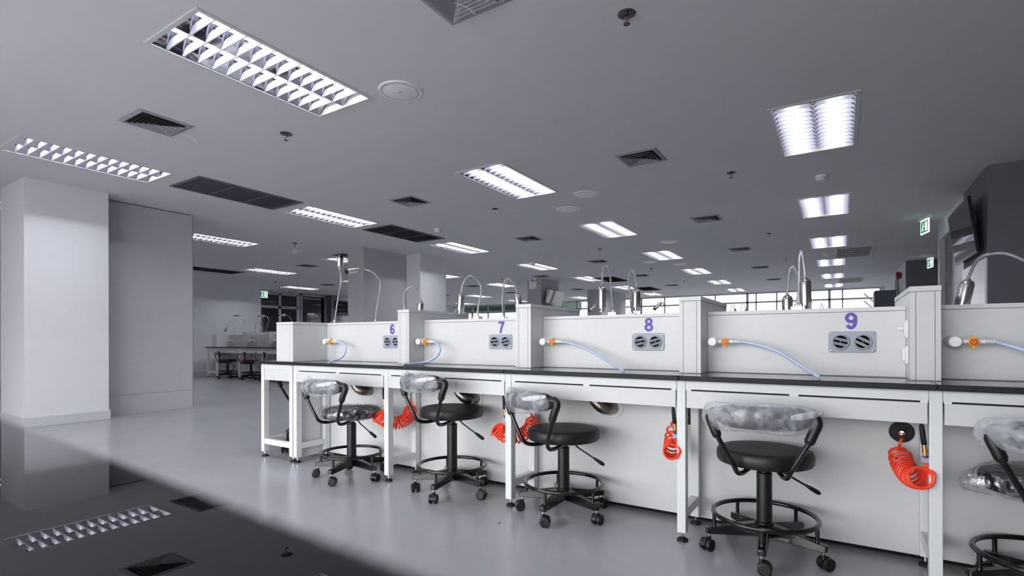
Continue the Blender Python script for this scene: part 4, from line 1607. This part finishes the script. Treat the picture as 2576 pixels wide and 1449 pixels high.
q = P(2328, 548, z=HC)
exit_sign(q, rad(104), 'green exit sign hanging left of the television, nearer one', .9)
q = P(2341, 648, z=HC)
exit_sign(q, rad(104), 'green exit sign hanging farther back, below the nearer one', .9)
q = P(668, 727, z=HC)
exit_sign((GX + .35, P(664, 727, x=GX + .35).y, HC - .03), rad(90), 'green exit sign over the far left glazed door', .95)
t = [o for o in bpy.data.objects if o.get('label', '').startswith('green exit sign over')][0]
MB().cyl((0, 0, 0), (0, 0, .03), .01, n=8).build('hanger', WPLAST, t)

# emergency light on the pillar
q = P(1343, 715, y=13.83)
t = thing('emergency_light', 'white twin-head emergency light box high on the middle pillar', 'emergency light', (q.x, 13.833, q.z - .02))
MB().box(-.13, .13, -.07, 0, -.13, .10).build('box', WPLAST, t, bevel=.008)
for s in (-1, 1):
    MB().cyl((s * .08, -.04, .10), (s * .085, -.05, .15), .012, n=10).lathe([(0, .03), (.05, .02), (.062, -.03), (.058, -.036), (0, -.03)], 18,
        Matrix.Translation((s * .09, -.06, .18)) @ Matrix.Rotation(-PI / 2, 4, 'X')).build('lamp_head', WPLAST, t)
MB().box(.04, .075, -.0715, -.07, -.03, 0).build('indicator', AMBER, t, smooth=0)

# red fire alarm on the far right wall
q = P(2268, 697, x=1.32)
t = thing('fire_alarm', 'dark red fire alarm bell on the far right wall', 'fire alarm', (1.3245, q.y, q.z))
MB().box(-.05, .003, -.07, .07, -.07, .07).build('back_box', DKRED, t, bevel=.004)
MB().lathe([(0, .13), (.05, .125), (.09, .105), (.10, .08), (.10, .055), (0, .05)], 28, Matrix.Rotation(-PI / 2, 4, 'Y')).build('bell', DKRED, t)

# slate cabinet with a leaflet rack at the far right
YC = 17.0
a_, b_ = P(2202, 735, y=YC), P(2256, 735, y=YC)
tc_ = thing('cabinet', 'slate grey cabinet by the far right wall behind the divider', 'cabinet', ((a_.x + b_.x) / 2, YC + .2, 0))
hw = min((b_.x - a_.x) / 2, 1.30 - (a_.x + b_.x) / 2)
MB().box(-hw, hw, -.2, .2, .06, a_.z).build('carcass', GREYCAB, tc_, smooth=0, bevel=.004)
MB().box(-hw + .02, hw - .02, -.17, .17, 0, .06).build('plinth', DARK, tc_, smooth=0)
MB().box(-hw - .001, hw + .001, -.203, -.2, a_.z - .03, a_.z).build('top_edge', GREYCAB, tc_, smooth=0)
rk = thing('leaflet_rack', 'white tiered leaflet rack on the left side of the slate cabinet', 'rack', (a_.x - .022, YC + .2, 0))
MB().box(-.012, .01, -.19, .19, .0, a_.z - .03).build('back', WPLAST, rk, smooth=0)
for k in range(5):
    zz = a_.z - .27 - .2 * k
    M = Matrix.Translation((-.012, 0, zz)) @ Matrix.Rotation(-.75, 4, 'Y')
    m = MB()
    m.T = M
    m.box(-.008, .0, -.18, .18, 0, .30)
    m.build('tier', PAPER if k % 2 else GREYP, rk, smooth=0)
# speck on the floor
q = P(1254, 1316, z=0)
tag(MB().lathe([(0, 0), (.006, 0), (.005, .003), (0, .004)], 8, Matrix.Translation(q)).build('debris', RUBBER), 'tiny black speck on the floor in front of the third stool', 'debris')

# ------------------------------------------------------------------ light
# empties at the foot of their thing
bpy.context.view_layer.update()
for o in list(bpy.data.objects):
    if o.parent is None and o.type == 'EMPTY' and o.location.length < 1e-6 and o.children:
        pts = [c.matrix_world @ Vector(k) for c in o.children_recursive if c.type == 'MESH' for k in c.bound_box]
        c = Vector(((min(p.x for p in pts) + max(p.x for p in pts)) / 2, (min(p.y for p in pts) + max(p.y for p in pts)) / 2, min(p.z for p in pts)))
        o.location = c
        for k in o.children:
            k.location = k.location - c

w = bpy.data.worlds.new('sky')
SC.world = w
w.use_nodes = True
nt = w.node_tree
bg = nt.nodes['Background']
# overcast sky: dull ground, brighter towards the zenith
tcw = nt.nodes.new('ShaderNodeTexCoord')
sep = nt.nodes.new('ShaderNodeSeparateXYZ')
nt.links.new(tcw.outputs['Generated'], sep.inputs[0])
mr = nt.nodes.new('ShaderNodeMapRange')
mr.inputs['From Min'].default_value = -.3
mr.inputs['From Max'].default_value = .6
nt.links.new(sep.outputs['Z'], mr.inputs['Value'])
rp = nt.nodes.new('ShaderNodeValToRGB')
e = rp.color_ramp.elements
e[0].position, e[0].color = 0, (.13, .13, .128, 1)
e[1].position, e[1].color = 1, (1.0, .998, .982, 1)
m_ = e.new(.33)
m_.color = (.34, .34, .335, 1)
nt.links.new(mr.outputs[0], rp.inputs['Fac'])
nt.links.new(rp.outputs['Color'], bg.inputs['Color'])
bg.inputs['Strength'].default_value = 24.0
for (loc, sx, sy, rot) in [((-3.2, -2.44, 1.43), 6.8, 2.62, (math.radians(90), 0, 0)), ((-8.5, WY - .02, 1.88), 19.4, 1.96, (math.radians(-90), 0, 0))]:
    l = bpy.data.lights.new('window_portal', 'AREA')
    l.shape = 'RECTANGLE'
    l.size, l.size_y = sx, sy
    l.cycles.is_portal = True
    o = bpy.data.objects.new('window_portal', l)
    COL.objects.link(o)
    o.location = loc
    o.rotation_euler = rot

SC.view_settings.view_transform = 'Standard'
SC.view_settings.look = 'None'
SC.view_settings.gamma = 1
SC.view_settings.use_curve_mapping = False
SC.view_settings.exposure = 0.1
cy = SC.cycles
cy.use_denoising = True
cy.max_bounces = 7
cy.diffuse_bounces = 4
cy.glossy_bounces = 4
cy.transmission_bounces = 4
cy.transparent_max_bounces = 10
cy.caustics_reflective = False
cy.caustics_refractive = False
cy.sample_clamp_indirect = 6
cy.use_light_tree = True
